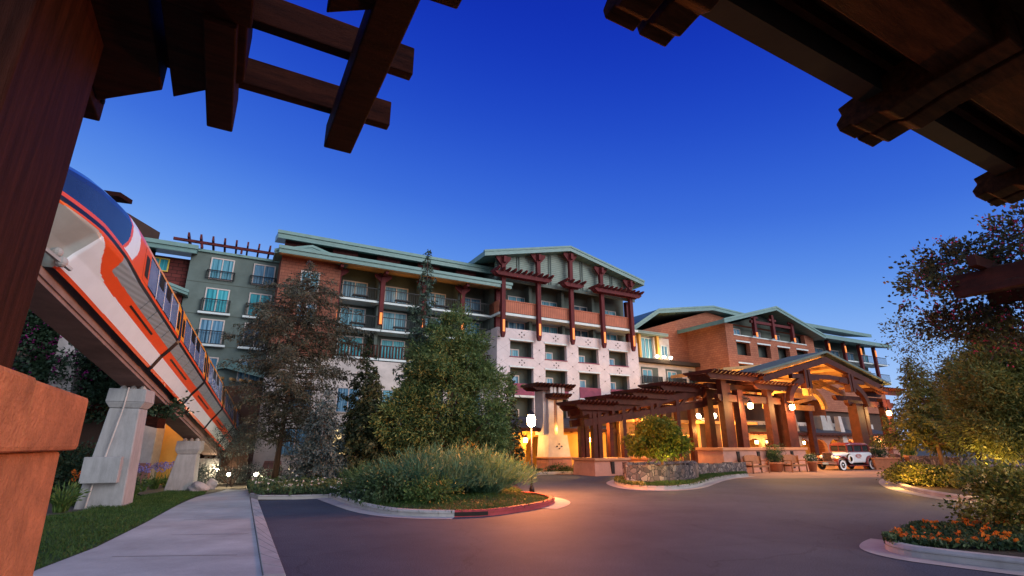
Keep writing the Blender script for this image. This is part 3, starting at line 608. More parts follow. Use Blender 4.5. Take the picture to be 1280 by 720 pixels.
mb = MB(True); mb.box(1.75, 5.2, 31.9, 34, 6.6, 12.6); mb.build('shingled_bay', M_BAYBRICK, g)
for z in (8.4, 10.4): window(g, 2.9, 4.0, z, z + 1.3, 31.88, M_CURTD)
r = gable_roof(g, 1.3, 3.3, 5.5, 12.55, 13.15, 12.5, 31.3, 33, .22, 'bay_roof')
for z in (1.0, 3.4):
    for i in range(5): window(g, 3.0 + i*2.7, 4.4 + i*2.7, z, z + 1.5, 32.18, E_WIN if (z < 2 and i in (1, 3)) else M_CURTD, label='lit ground floor window' if z < 2 and i in (1, 3) else None)
lamp('soffit_light', g, W(9.4, 32.7, 11.6), 10, (1, .55, .15)); lamp('soffit_light', g, W(12.3, 32.7, 11.6), 10, (1, .55, .15)); lamp('soffit_light', g, W(6.6, 32.7, 11.6), 8, (1, .55, .15))

# ---- grey-green wing with juliet balconies and a roof pergola
g = hthing('hotel_building', 'grey-green hotel wing with juliet balconies and slatted pergola along its roof', 'building', -.5, 34)
mb = MB(True); mb.box(-3.0, 1.95, 34, 42, -1, 12.75); mb.build('wall', M_GGREEN, g)
mb = MB(True); mb.box(-3.02, 1.97, 33.985, 34.2, 7.02, 7.06).box(-3.02, 1.97, 33.985, 34.2, 8.85, 8.89).box(-3.02, 1.97, 33.985, 34.2, 10.75, 10.79); mb.build('wall_joint', M_DGREEN, g)
for s in (-1.95, .35):
    for i, z in enumerate((11.0, 8.97, 7.1)):
        window(g, s, s + 1.25, z, z + (1.35 if i == 0 else 1.5), 33.98, M_CURT if i == 0 else M_CURTB)
        if i: MB(True).box(s - .2, s + 1.45, 33.66, 34, z - .12, z).build('balcony_slab', M_PALE, g)
        railing(g, s - .12, s + 1.37, z + .02, z + (.55 if i == 0 else .8), 33.72 if i else 33.8, sides=.25)
    window(g, s, s + 1.25, 5.1, 6.4, 33.98, M_CURTD)
MB(True).box(-3.1, 2.0, 33.85, 34, 12.6, 12.75).build('coping', M_TEALP, g)
mb = MB(True); mb.box(-4.0, 2.0, 33.6, 33.75, 13.0, 13.15); mb.box(-4.0, 2.0, 35.2, 35.35, 13.0, 13.15)
for i in range(9): x = -3.3 + i*.62; mb.box(x, x + .1, 33.2, 35.6, 13.15, 13.42)
for x in (-2.6, -.5, 1.5): mb.box(x, x + .12, 33.62, 33.74, 12.75, 13.0)
mb.build('roof_pergola', M_RED, g)

# ---- dark red shingled end block behind the train
g = hthing('hotel_building', 'dark red shingled hotel block with small teal roofs behind the train', 'building', -6, 34)
mb = MB(True); mb.box(-9.5, -3.05, 34.6, 42, -1, 12.2); mb.build('wall', M_REDBRICK, g)
mb = MB(True); mb.box(-5.6, -3.05, 33.9, 34.6, 5, 9.9); mb.build('bay_wall', M_REDBRICK, g)
mb = MB(True); mb.prism([(-9.8, 33.2, 12.2), (-9.8, 33.2, 12.6), (-9.8, 37, 13.5), (-9.8, 37, 13.1)], (7.1, 0, 0)); rr = mb.build('roof', M_TEAL, g)
MB(True).box(-9.85, -2.65, 33.1, 33.22, 12.45, 12.68).build('fascia', M_TEALP, rr)
gable_roof(g, -8.6, -6.2, -2.75, 10.3, 11.05, 9.95, 33.3, 34.7, .25, 'bay_roof')
for s in (-6.1, -5.0): window(g, s, s + .95, 11.25, 12.05, 34.58, M_CURTB, M_YELF, label='yellow framed attic window')
window(g, -5.3, -4.4, 8.6, 9.6, 33.88, M_CURTD)
MB(True).box(-6.4, -3.3, 33.6, 34.6, 9.85, 9.97).build('canopy', M_PALE, g)

# ---- far right: shingled gable block, taller block behind, balcony wing, low link wing
DB = 29.3
g = hthing('hotel_building', 'terracotta shingled hotel block with timber trussed gable above the entrance roof', 'building', 43.3, DB)
bh = []
for i in range(4):
    s = 38.35 + i*2.82
    bh += [(s, s + 1.75, 9.05, 10.22), (s, s + 1.75, 7.0, 8.3)]
bh.append((38.2, 48.4, 10.85, 11.75))
mb = MB(True); mb.wall(37.15, 49.75, 5.6, 11.75, DB, bh, .4)
mb.quad([(37.15, DB, 5.6), (49.75, DB, 5.6), (49.75, 31.4, 5.6), (37.15, 31.4, 5.6)]).quad([(37.15, DB, 0), (37.15, 44, 0), (37.15, 44, 11.75), (37.15, DB, 11.75)]).quad([(49.75, DB, 0), (49.75, 44, 0), (49.75, 44, 11.75), (49.75, DB, 11.75)])
mb.build('wall', M_BRICK, g)
mb = MB(True)
mb.quad([(37.8, DB + .76, 10.5), (49.0, DB + .76, 10.5), (49.0, DB + .76, 11.7), (43.2, DB + .76, 13.25), (37.8, DB + .76, 11.7)])
for a, b, c, e in bh: mb.quad([(a - .3, DB + .75, c - .3), (b + .3, DB + .75, c - .3), (b + .3, DB + .75, min(e + .5, 11.72)), (a - .3, DB + .75, min(e + .5, 11.72))]).quad([(a, DB + .4, c), (b, DB + .4, c), (b, DB + .75, c), (a, DB + .75, c)])
mb.build('recess_wall', M_DGREEN, g)
for i in range(4):
    s = 38.35 + i*2.82
    for z0, z1 in ((9.05, 10.22), (7.0, 8.3)):
        window(g, s + .05, s + .75, z0, z0 + .75, DB + .72, M_CURTD, mull=0)
        MB(True).box(s - .06, s + 1.81, DB - .06, DB, z1, z1 + .12).build('lintel', M_PALE, g)
    window(g, s + .5, s + 1.6, 10.7, 11.6, DB + .72, M_CURTD)
MB(True).box(38.1, 48.5, DB - .05, DB + .3, 10.76, 10.85).build('sill', M_PALE, g)
gable_roof(g, 35.9, 43.2, 50.2, 11.75, 13.75, 11.75, 28.3, 36, .35)
mb = MB(True); mb.bar((40.2, DB - .3, 12.15), (46.3, DB - .3, 12.15), .2, .24)
for x in (40.6, 43.2, 46.0): mb.box(x - .14, x + .14, DB - .5, DB - .2, 10.9, 12.55 + (.5 if x == 43.2 else 0)); mb.box(x - .5, x + .5, DB - .45, DB - .3, 12.45, 12.65)
mb.build('gable_truss', M_RED, g)
for x in (40.6, 43.2, 46.0): MB(True).box(x - .11, x + .11, DB - .55, DB - .505, 10.75, 11.15).build('uplight_glow', E_AMBER, g)  # plates that glow in place of amber light on the truss posts
g = hthing('hotel_building', 'tall plain terracotta shingled block rising behind the entrance gable', 'building', 40, 33)
mb = MB(True); mb.prism([(31.2, 33.6, 0), (46, 33.6, 0), (46, 33.6, 13.3), (40.2, 33.6, 14.05), (31.2, 33.6, 11.2)], (0, 12, 0)); mb.build('wall', M_BRICK, g)
r = MB(True); r.prism([(29.9, 32.8, 10.95), (29.9, 32.8, 11.3), (33.0, 32.8, 13.25), (40.2, 32.8, 14.45), (47.5, 32.8, 14.1), (47.5, 32.8, 13.75), (40.2, 32.8, 14.05), (33.0, 32.8, 12.88)], (0, 14, 0)); r = r.build('roof', M_TEAL, g)
f = MB(True); f.prism([(29.85, 32.74, 11.2), (29.85, 32.74, 11.36), (33.0, 32.74, 13.31), (40.2, 32.74, 14.51), (47.5, 32.74, 14.16), (47.5, 32.74, 14.02), (40.2, 32.74, 14.36), (33.0, 32.74, 13.15)], (0, .1, 0)); f.build('fascia', M_TEALP, r)
g = hthing('hotel_building', 'distant hotel wing with stacked balconies under twin teal eaves at right', 'building', 58, 32)
mb = MB(True); mb.box(49.8, 64.5, 32.2, 42, 0, 12.6); mb.build('wall', M_DGREEN, g)
mb = MB(True); mb.box(49.8, 64.5, 31.0, 32.2, 4.8, 7.6); mb.build('plinth_wall', M_BRICK, g)
mb = MB(True); mb.box(49.8, 64.5, 31.4, 32.2, 0, 4.8); mb.build('lower_wall', M_BROWNWALL, g)
mb = MB(True); mb.prism([(49.2, 29.6, 11.95), (49.2, 29.6, 12.35), (49.2, 33, 13), (49.2, 33, 12.6)], (15.8, 0, 0)); mb.build('lower_roof', M_TEAL, g)
mb = MB(True); mb.prism([(47, 30.9, 13.35), (47, 30.9, 13.7), (47, 34, 14.4), (47, 34, 14.0)], (17, 0, 0)); mb.build('upper_roof', M_TEAL, g)
for i in range(5):
    s = 51.0 + i*2.9
    c = MB(True); c.box(s - .15, s + .15, 30.2, 30.5, 7.6, 12.0); c.build('column', M_RED, g)
    MB(True).box(s - .12, s + .12, 30.15, 30.195, 10.9, 11.6).build('uplight_glow', E_AMBER, g)  # column's amber uplight glow made as an emissive plate
    for z in (10.2, 8.3):
        MB(True).box(s + .15, s + 2.75, 30.5, 32.2, z - .12, z).build('balcony_slab', M_PALE, g); railing(g, s + .15, s + 2.75, z + .02, z + .8, 30.55, step=.16)
        window(g, s + .6, s + 2.2, z + .1, z + 1.35, 32.18, M_CURTD)
DL = 33.0
g = hthing('hotel_building', 'low link wing with small balconies and floodlit roof terrace beside white block', 'building', 33, DL)
mb = MB(True); mb.box(28.9, 37.1, DL, 40, 0, 8.3); mb.build('wall', M_CREAM, g)
mb = MB(True)
for s in (30.55, 33.4, 36.2): mb.box(s, s + 1.95, DL - .015, DL + .2, 6.45, 7.95)
mb.build('recess_wall', M_DGREEN, g)
for s in (30.55, 33.4, 36.2):
    window(g, s + .08, s + 1.2, 6.6, 7.75, DL - .02, M_CURT); railing(g, s - .05, s + 2.0, 6.5, 7.15, DL - .45, M_BLACK, .12, .05, sides=.4)
    MB(True).box(s - .1, s + 2.05, DL - .5, DL, 6.38, 6.48).build('balcony_slab', M_PALE, g)
MB(True).box(28.9, 37.1, DL - .6, 40, 8.3, 8.62).build('roof_slab', M_DARK, g)
mb = MB(True); mb.box(29.5, 34.5, DL + .4, 39, 8.62, 10.75); mb.build('sunroom_wall', M_CREAM, g)
MB(True).box(28.9, 33.6, DL - .5, 39.5, 10.75, 11.0).build('roof_slab', M_SIDING, g)
window(g, 30.7, 32.4, 8.75, 10.6, DL + .38, M_CURT, M_PALE, 3, label='tall leaded sunroom window'); window(g, 33.4, 34.2, 9.0, 10.1, DL + .38, M_CURTD, M_PALE, 1)
for x in (29.9, 30.5, 32.6): MB(True).box(x - .12, x + .12, DL - .2, DL + .1, 8.62, 10.75).build('column', M_YELLOW, g)
for i, s in enumerate((32.05, 32.85, 33.65)):
    t = hthing('floodlight', ('leftmost', 'middle', 'rightmost')[i] + ' of three white floodlights glowing on the low roof edge', 'floodlight', s, DL - .45, 8.62, 'floodlights on the low roof')
    MB(True).box(s - .03, s + .03, DL - .48, DL - .42, 8.62, 8.74).build('bracket', M_BLACK, t)
    MB(True).ball((s, DL - .5, 8.86), (.15, .15, .13)).build('lamp', E_WHITE, t, True)
    if i == 1: lamp('floodlight_beam', t, W(s, DL - .9, 8.95), 160, (1, .78, .45), .25)
# ------------------------------------------------------------------ ochre arcade and gate tower
def arch_bay(mb, s0, s1, d0, d1, zt, spring, rise, z0=-.2, pier=.14):
    a, b = s0 + pier, s1 - pier; n = 12
    arc = [((a + b)/2 - (b - a)/2*math.cos(math.pi*i/n), d0, spring + rise*math.sin(math.pi*i/n)) for i in range(n + 1)]
    mb.prism([(s0, d0, zt), (s0, d0, z0), (a, d0, z0)] + arc + [(b, d0, z0), (s1, d0, z0), (s1, d0, zt)], (0, d1 - d0, 0))
def arcade(label, s_list, d0, depth, zt, spring, rise, roof, plain_to=None, lampspots=(), power=60, back=None, mat=None):
    g = hthing('arcade', label, 'arcade', (s_list[0] + s_list[-1])/2, d0)
    for a, b in zip(s_list, s_list[1:]):
        mb = MB(True); arch_bay(mb, a, b - .005, d0, d0 + .3, zt, spring, rise); mb.build('arch', mat or M_YELLOW, g)
    e = plain_to or s_list[-1]
    if plain_to: MB(True).box(s_list[-1], plain_to, d0, d0 + .3, -.2, zt).build('wall', mat or M_YELLOW, g)
    MB(True).quad([(s_list[0], d0 + depth, -.2), (e, d0 + depth, -.2), (e, d0 + depth, zt), (s_list[0], d0 + depth, zt)]).build('back_wall', back or M_YELLOW, g)
    (ea, ez, ta, tz) = roof
    r = MB(True); r.prism([(s_list[0] - .3, ea, ez), (s_list[0] - .3, ea, ez + .12), (s_list[0] - .3, ta, tz + .12), (s_list[0] - .3, ta, tz)], (e - s_list[0] + .6, 0, 0)); r = r.build('roof', M_SLATE, g)
    MB(True).box(s_list[0] - .32, e + .32, ea - .05, ea, ez - .06, ez + .14).build('eaves_board', M_TIMBER, r)
    rt = MB(True)
    k = int((e - s_list[0])/.6)
    for i in range(k): x = s_list[0] + .2 + i*.6; rt.prism([(x, ea + .05, ez - .1), (x, ea + .05, ez), (x, d0, ez + (tz - ez)*(d0 - ea)/(ta - ea)), (x, d0, ez - .12 + (tz - ez)*(d0 - ea)/(ta - ea))], (.09, 0, 0))
    rt.build('rafter_tails', M_TIMBER, r)
    for i, (s, d, z) in enumerate(lampspots):
        t = hthing('wall_lantern', 'warm wall lantern glowing in the ' + label.split(' with')[0], 'lantern', s, d, z - .2, 'lanterns in the arcades')
        t['label'] = LAN.pop(0)
        MB(True).box(s - .09, s + .09, d - .09, d + .09, z - .13, z + .13).build('lamp', E_WARM, t)
        MB(True).frustum(s - .14, s + .14, d - .14, d + .14, z + .135, s - .04, s + .04, d - .04, d + .04, z + .22).build('cap', M_BLACK, t)
        lamp('glow', t, W(s, d - .28, z), power, (1, .50, .13))
    return g
LAN = ['warm box lantern in the ochre arcade arch beside the big bush', 'warm lantern on the ochre arcade pier just left of the street lamp', 'lantern glowing above the ochre wall between gate tower and timber posts',
       'lantern in the first rear arch seen behind the white car hood', 'lantern in the rear arch above the white car roof', 'left one of the lantern pair between the timber posts', 'right one of the lantern pair between the timber posts', 'lantern deep in the rear arcade at far right behind trees']
arcade('ochre plastered arcade with slate roof beside the gate tower', [8.2, 10.2, 12.2, 14.2, 16.15, 18.0], 28.0, 2.6, 2.5, 1.45, .62, (27.3, 2.42, 31.25, 3.3), 22.4,
       [(14.85, 29.0, 1.9), (16.2, 27.9, 1.85), (20.9, 27.9, 1.9)], 130)
arcade('long ochre rear arcade with slate roof behind the white car', [37.5, 39.7, 41.9, 44.1, 46.4, 48.8, 51.2, 53.6, 56, 58.4], 29.0, 2.2, 2.55, 1.35, .7, (28.2, 2.45, 30.6, 3.15), None,
       [(46.6, 29.9, 1.75), (52.4, 29.9, 1.75), (38.75, 28.9, 1.78), (40.15, 28.9, 1.78), (57.3, 28.9, 1.8)], 160, M_YELLOW, M_PINK)
g = hthing('parapet_wall', 'pale plaster parapet with grey tapered buttresses above the rear arcade', 'wall', 48, 30.4, 3)
MB(True).box(40, 60, 30.62, 31.2, 2.9, 3.6).build('wall', M_CREAM, g)
MB(True).box(37.4, 49.7, 31.3, 32, 0, 6.4).build('rear_wall', M_BROWNWALL, g)
mm = MB(True)
for i in range(22): x = 40.6 + i*.85; mm.box(x, x + .09, 30.605, 30.63, 3.3, 3.39)
mm.build('wall_inlay', M_DARK, g)
for x in (48.9, 53.6): MB(True).frustum(x - .15, x + 1.75, 29.2, 30.6, 2.75, x + .1, x + 1.6, 29.4, 30.6, 4.2).build('buttress', M_CONC, g)
for x in (50.9, 44.0): MB(True).frustum(x - .3, x + .5, 28.6, 29.2, 1.5, x - .15, x + .3, 28.8, 29.2, 4.15).build('pilaster', M_CREAM, g)

g = hthing('gate_tower', 'slim pink plaster tower with amber slot and timber trellis cap', 'tower', 17.8, 27)
MB(True).frustum(16.9, 18.62, 26.5, 27.9, -.1, 16.98, 18.58, 26.55, 27.9, .82).build('base', M_PINKTILE, g)
MB(True).box(16.9, 18.66, 26.48, 27.9, .82, .9).build('base_cap', M_CAPSTONE, g)
MB(True).frustum(17.0, 18.56, 26.6, 27.9, .9, 17.12, 18.42, 26.68, 27.9, 2.15).build('body', M_CREAM, g)
mb = MB(True); mb.box(17.15, 17.55, 26.74, 27.9, 2.15, 4.75).box(17.78, 18.2, 26.74, 27.9, 2.15, 4.75).box(17.55, 17.78, 27.15, 27.9, 2.15, 4.75); mb.build('shaft', M_CREAM, g)
mb = MB(True); mb.box(16.9, 17.14, 26.95, 27.9, 2.15, 4.75); mb.build('side_pier', M_CREAM, g)
sl = MB(True).box(17.57, 17.76, 27.08, 27.15, 2.2, 4.3).build('slot_light', E_AMBER, g)
mb = MB(True)
for i in range(12): mb.box(17.57, 17.76, 27.03, 27.06, 2.6 + i*.15, 2.63 + i*.15)
mb.build('slot_rungs', M_BLACK, g)
mb = MB(True); trellis(mb, 16.0, 18.9, 4.75, 26.6, 1.2, .2, .26); mb.build('trellis', M_TIMBER, g)
mb = MB(True); trellis(mb, 17.0, 18.45, 4.22, 26.4, .4, .14, .2); mb.build('lower_trellis', M_TIMBER, g)
mb = MB(True)
for x in (17.25, 17.5, 17.85, 18.1): mb.box(x - .09, x + .09, 26.5, 26.73, 4.45, 4.95)
mb.build('finial_piers', M_CREAM, g)
mm = MB(True)
for dx, dz in ((-.16, 0), (.16, 0), (0, .13), (0, -.13)): mm.box(17.78 + dx - .035, 17.78 + dx + .035, 26.56, 26.62, 1.5 + dz - .035, 1.5 + dz + .035)
mm.build('wall_inlay', M_DARK, g)
lamp('slot_glow', g, W(17.66, 26.85, 2.5), 14, (1, .5, .12), .05)

# ------------------------------------------------------------------ entrance canopy
g = hthing('entrance_canopy', 'big open timber entrance canopy with gabled roof and arched braces over the white car', 'canopy', 36, 24)
DP = 21.8
def pedestal(s0, s1, d0, d1, slots):
    mb = MB(True); mb.frustum(s0 - .08, s1 + .08, d0 - .08, d1, -.02, s0, s1, d0, d1, 1.27); p = mb.build('pedestal', M_PINK, g)
    MB(True).box(s0 - .12, s1 + .12, d0 - .12, d1 + .05, 1.27, 1.43).build('cap', M_CAPSTONE, p)
    sm = MB(True)
    for x in slots: sm.box(x - .11, x + .11, d0 - .075, d0 + .05, .15, 1.2)
    sm.build('slot', M_DARK, p); return p
pedestal(26.1, 30.5, DP, DP + 1.9, (27.35, 29.2)); pedestal(31.0, 34.0, DP, DP + 1.9, (32.5,)); pedestal(39.6, 43.2, DP - .4, DP + 1.5, (42.0,)); pedestal(44.0, 46.2, DP - .4, DP + 1.5, (45,))
for s, w, d, z1 in ((27.0, .46, 22.1, 5.5), (27.62, .46, 22.35, 5.3), (28.4, .5, 22.1, 4.9), (27.0, .46, 23.3, 5.3), (31.3, .5, 22.1, 5.1), (31.95, .3, 22.6, 4.9), (32.95, .85, 22.1, 4.9), (33.6, .3, 23.2, 4.9),
                    (41.0, .8, 21.9, 4.5), (42.3, .4, 22.0, 4.5), (43.0, .4, 22.4, 4.6), (44.8, .5, 21.9, 5.0), (45.6, .5, 22.0, 5.0), (33.0, .5, 28.0, 5.4), (41.0, .5, 28.0, 5.4), (30.0, .4, 27.5, 4.5), (45, .5, 28, 5)):
    mb = MB(True); w2 = w/2; mb.frustum(s - w2*1.12, s + w2*1.12, d - w2*.9, d + w2*.9, 1.43 if d < 25 else 0, s - w2, s + w2, d - w2*.8, d + w2*.8, z1); mb.build('post', M_TIMBER, g)
for a, b, d, z, h in ((26.4, 33.6, 21.95, 4.15, .42), (26.2, 31.5, 22.5, 4.95, .35), (26.4, 34.0, 23.4, 4.5, .4), (40.2, 46.5, 21.9, 4.35, .4), (40.0, 46.5, 22.6, 4.8, .35)):
    mb = MB(True); mb.prism([(a, d, z + h*.5), (a + .2, d, z), (b - .2, d, z), (b, d, z + h*.5), (b, d, z + h), (a, d, z + h)], (0, .3, 0)); mb.build('beam', M_TIMBER, g)
for a, b, z in ((25.2, 30.2, 5.42), (29.4, 33.4, 5.0), (43.6, 47.2, 5.3)):
    mb = MB(True); trellis(mb, a, b, z, 21.5, 1.6, .32, .36); mb.build('trellis', M_TIMBER, g)
# gable trusses, front and back
zg = lambda s: 7.62 - .248*abs(s - 37.2)
for d, m_ in ((21.2, M_TIMBER), (24.4, M_LTIMBER), (27.3, M_LTIMBER)):
    mb = MB(True)
    mb.prism([(29.9, d, zg(29.9) - .42), (37.2, d, zg(37.2) - .45), (44.6, d, zg(44.6) - .42), (44.6, d, zg(44.6) - .02), (37.2, d, zg(37.2) - .02), (29.9, d, zg(29.9) - .02)], (0, .35, 0))
    mb.build('truss_rafter', m_, g)
    for s in (34.6, 39.8):
        for k in (-.2, .2): mb = MB(True); mb.box(s + k - .13, s + k + .13, d - .06, d + .38, 5.25, zg(s) - .44); mb.build('king_post', m_, g)
    mb = MB(True); mb.prism([(33.0, d + .04, 5.85), (37.2, d + .04, 6.02), (41.6, d + .04, 5.85), (41.6, d + .04, 6.15), (37.2, d + .04, 6.32), (33.0, d + .04, 6.15)], (0, .26, 0)); mb.build('tie_beam', m_, g)
    for sg, s0, s1 in ((1, 32.7, 36.0), (-1, 41.5, 38.3)):
        lo, hi = [], []
        for i in range(11):
            t = i/10*math.pi/2; lo.append((s0 + (s1 - s0)*(1 - math.cos(t)), d + .02, 4.25 + 1.62*math.sin(t))); hi.append((s0 - sg*.38 + (s1 - s0 + sg*.1)*(1 - math.cos(t)), d + .02, 4.3 + 1.95*math.sin(t)))
        mb = MB(True)
        for i in range(10): mb.prism([lo[i], lo[i + 1], hi[i + 1], hi[i]], (0, .3, 0))
        mb.build('arched_brace', m_, g)
rf = MB(True); rf.prism([(29.6, 21.56, 6.03 - .25), (37.2, 21.56, 7.9 - .25), (44.9, 21.56, 6.03 - .25), (44.9, 21.56, 6.03), (37.2, 21.56, 7.9), (29.6, 21.56, 6.03)], (0, 2.3, 0)); rf = rf.build('roof', M_LTIMBER, g)
f = MB(True); f.prism([(29.5, 21.05, 6.0), (37.2, 21.05, 7.88), (45, 21.05, 6.0), (45, 21.05, 6.13), (37.2, 21.05, 8.02), (29.5, 21.05, 6.13)], (0, 2.85, 0)); f.build('roof_covering', M_GGREEN, rf)
f = MB(True); f.prism([(29.6, 23.9, 6.45), (37.2, 23.9, 7.40), (44.9, 23.9, 6.45), (44.9, 23.9, 6.65), (37.2, 23.9, 7.6), (29.6, 23.9, 6.65)], (0, 4.9, 0)); f.build('rear_roof', M_LTIMBER, g)
for s in (31.5, 33.5, 35.5, 38.9, 40.9, 42.9):
    z = zg(s) - .2; MB(True).box(s - .12, s + .12, 21.56, 23.8, z - .22, z - .06).build('purlin', M_LTIMBER, g)
for z, a, b in ((5.3, 41.8, 50.0), (4.3, 42.2, 49.5)):
    mb = MB(True); mb.box(a - 5, b - 6, 26.5, 26.8, z, z + .42); mb.build('cross_beam', M_LTIMBER, g)
for a, b in (((37.5, 26.6, 5.3), (41.5, 26.6, 4.72)), ((43.4, 26.6, 5.3), (40.2, 26.6, 4.72))): MB(True).bar(a, b, .22, .26).build('cross_brace', M_LTIMBER, g)
for i, (s, d, z) in enumerate(((28.75, 21.55, 3.92), (32.85, 21.5, 3.97), (44.5, 21.4, 3.9))):
    t = hthing('hanging_lantern', ('bright hanging lantern on the left post pair of the canopy', 'bright hanging lantern on the thick post nearest the white car', 'bright lantern on the right canopy posts glowing through the tree')[i], 'lantern', s, d, z - .3, 'lanterns on the canopy posts')
    lm = MB(); lm.lathe(W(s, d, z - .2), [(.07, 0), (.15, .05), (.17, .3), (.10, .36)], 8); lm.build('lamp', E_WARM, t)
    lm = MB(); lm.lathe(W(s, d, z + .165), [(.22, 0), (.08, .14), (.02, .3)], 8); lm.build('cap', M_BLACK, t)
    bb = MB(True); bb.bar((s, d, z + .42), (s, DP + .3, z + .5), .04); bb.build('bracket', M_BLACK, t)
    lamp('glow', t, W(s, d - .3, z), 850, (1, .52, .16), .15)
t = hthing('chandelier', 'white globe chandelier cluster hanging under the pergola end', 'chandelier', 28.25, 24.6, 3)
cc = (28.25, 24.6, 3.45)
mb = MB(True); mb.bar((28.25, 24.6, 3.2), (28.25, 24.6, 4.6), .06).bar((27.45, 24.6, 3.25), (29.05, 24.6, 3.25), .05).bar((28.25, 23.9, 3.25), (28.25, 25.3, 3.25), .05).bar((27.45, 24.6, 3.25), (28.25, 24.6, 3.0), .05).bar((29.05, 24.6, 3.25), (28.25, 24.6, 3.0), .05); mb.build('frame', M_CREAM, t)
for x, y in ((27.5, 24.6), (29.0, 24.6), (28.25, 23.95), (28.25, 25.25)):
    p = W(x, y, 3.42); mb = MB(); mb.ball(p, .15); mb.build('globe', E_WHITE, t, True)
lamp('glow', t, W(28.25, 23.6, 3.2), 260, (1, .68, .34), .3)
# warm downlights under the canopy roof
for p in ((36, 22.9, 4.7), (38.5, 25.8, 4.7), (36, 28.0, 4.3)): lamp('canopy_downlight', g, W(*p), 900, (1, .52, .13), .2)

# ------------------------------------------------------------------ stepped pergola walk
g = hthing('pergola', 'long stepped red-brown timber pergola running from the tower to the canopy', 'pergola', 22, 23.8)
caps = [(16.7, 19.4, 3.72), (18.75, 21.6, 4.10), (20.75, 23.8, 4.52), (23.0, 26.4, 5.05)]
for a, b, z in caps:
    mb = MB(True); trellis(mb, a, b, z - .3, 23.2, 1.7, .3, .27); mb.build('trellis', M_TIMBER, g)
for d in (23.5, 24.7):
    for (p, q) in (((17.3, d, 2.72), (22.6, d, 3.45)), ((22.6, d, 3.45), (28.6, d, 4.35)), ((17.2, d, 3.30), (22.6, d, 4.05)), ((22.6, d, 4.05), (28.8, d, 5.2))):
        MB(True).bar(p, q, .24, .38).build('beam', M_TIMBER, g)
    for s in (18.0, 18.35, 20.1, 22.3, 24.4): MB(True).box(s - .13, s + .13, d - .14, d + .14, .9, 3.2 + .14*(s - 17)).build('post', M_TIMBER, g)
    for s, z in ((18.5, 2.9), (20.3, 3.1), (22.5, 3.5), (24.6, 3.8)): MB(True).bar((s, d, z), (s + 1.1, d, z + .85), .14, .18).build('brace', M_TIMBER, g)
for s in (17.6, 19.2, 21, 22.6, 24.2, 25.8, 27.4): MB(True).bar((s, 23.2, 3.05 + .15*(s - 17.3)), (s, 25.1, 3.05 + .15*(s - 17.3)), .16, .2).build('cross_beam', M_TIMBER, g)
for a, b in ((17.65, 19.95), (21.4, 23.0)):
    mb = MB(True); mb.frustum(a - .06, b + .06, 23.0, 25.0, -.02, a, b, 23.1, 25, .78); p = mb.build('pedestal', M_PINK, g)
    MB(True).box(a - .1, b + .1, 22.95, 25.05, .78, .9).build('cap', M_CAPSTONE, p)
    MB(True).box((a + b)/2 - .1, (a + b)/2 + .1, 22.985, 23.1, .1, .72).build('slot', M_DARK, p)
for s in (19.2, 22.2, 25.2): lamp('pergola_light', g, W(s, 24.6, 2.4 + .12*(s - 17)), 520, (1, .50, .11), .15)
g = hthing('entrance_lobby', 'dark timber lobby front with honey posts and doors behind the round tree', 'building', 29, 28.5)
MB(True).box(22.6, 37.3, 28.6, 33, 0, 4.6).build('wall', M_BROWNWALL, g)
for s in (24.0, 26.2, 27.4, 29.3, 31.5, 33.8, 36): MB(True).box(s - .14, s + .14, 28.3, 28.6, 0, 4.6).build('post', M_LTIMBER, g)
for s in (24.4, 29.8): window(g, s, s + 1.6, .1, 2.3, 28.58, M_DARK, M_LTIMBER, name='door')
MB(True).box(22.5, 37.4, 27.6, 28.6, 3.1, 3.3).build('canopy_shelf', M_LTIMBER, g)
for s in (25.2, 30.6, 34.5): lamp('lobby_light', g, W(s, 27.2, 2.6), 420, (1, .52, .13), .15)

# ------------------------------------------------------------------ stone planter walls
def stonewall(label, line, h, th, name='stone_wall'):
    mb = MB(); n = len(line); L_ = offset(line, th, 1)
    fine_a, fine_b = [], []
    for i in range(n - 1):
        for k in range(6): fine_a.append(Vector((*line[i], 0)).lerp(Vector((*line[i + 1], 0)), k/6)); fine_b.append(Vector((*L_[i], 0)).lerp(Vector((*L_[i + 1], 0)), k/6))
    fine_a.append(Vector((*line[-1], 0))); fine_b.append(Vector((*L_[-1], 0)))
    for i in range(len(fine_a) - 1):
        h0, h1 = h + rng.uniform(-.035, .035), h + rng.uniform(-.035, .035); p = [fine_a[i], fine_a[i + 1], fine_b[i + 1], fine_b[i]]
        mb.hexa([(q.x, q.y, -.05) for q in p] + [(q.x, q.y, h0 + rng.uniform(-.02, .02)) for q in p])
    o = mb.build(name, M_FIELD); return tag(o, label, 'wall')
stonewall('curved field stone planter wall under the round tree', smoothpoly([gp(784, 606.5), gp(830, 606), gp(868, 603.5), gp(874, 600)], 3, False), .78, .35)
stonewall('low field stone wall between the round tree and the canopy bench', [gp(862, 597), gp(900, 594), gp(934, 592)], .62, .35)
stonewall('rear field stone wall closing the planter behind the round tree', [gp(786, 601), gp(830, 597), gp(872, 596)], .78, .3)
stonewall('broad field stone pier under the trees right of the canopy', [gp(1142, 597), gp(1172, 599), gp(1206, 602)], 1.05, .6)
pl_ = W(15, 18.8); bs = sheet('planting_bed', [gp(790, 604), gp(866, 602), gp(870, 598), gp(795, 600)], M_SOIL, .6)

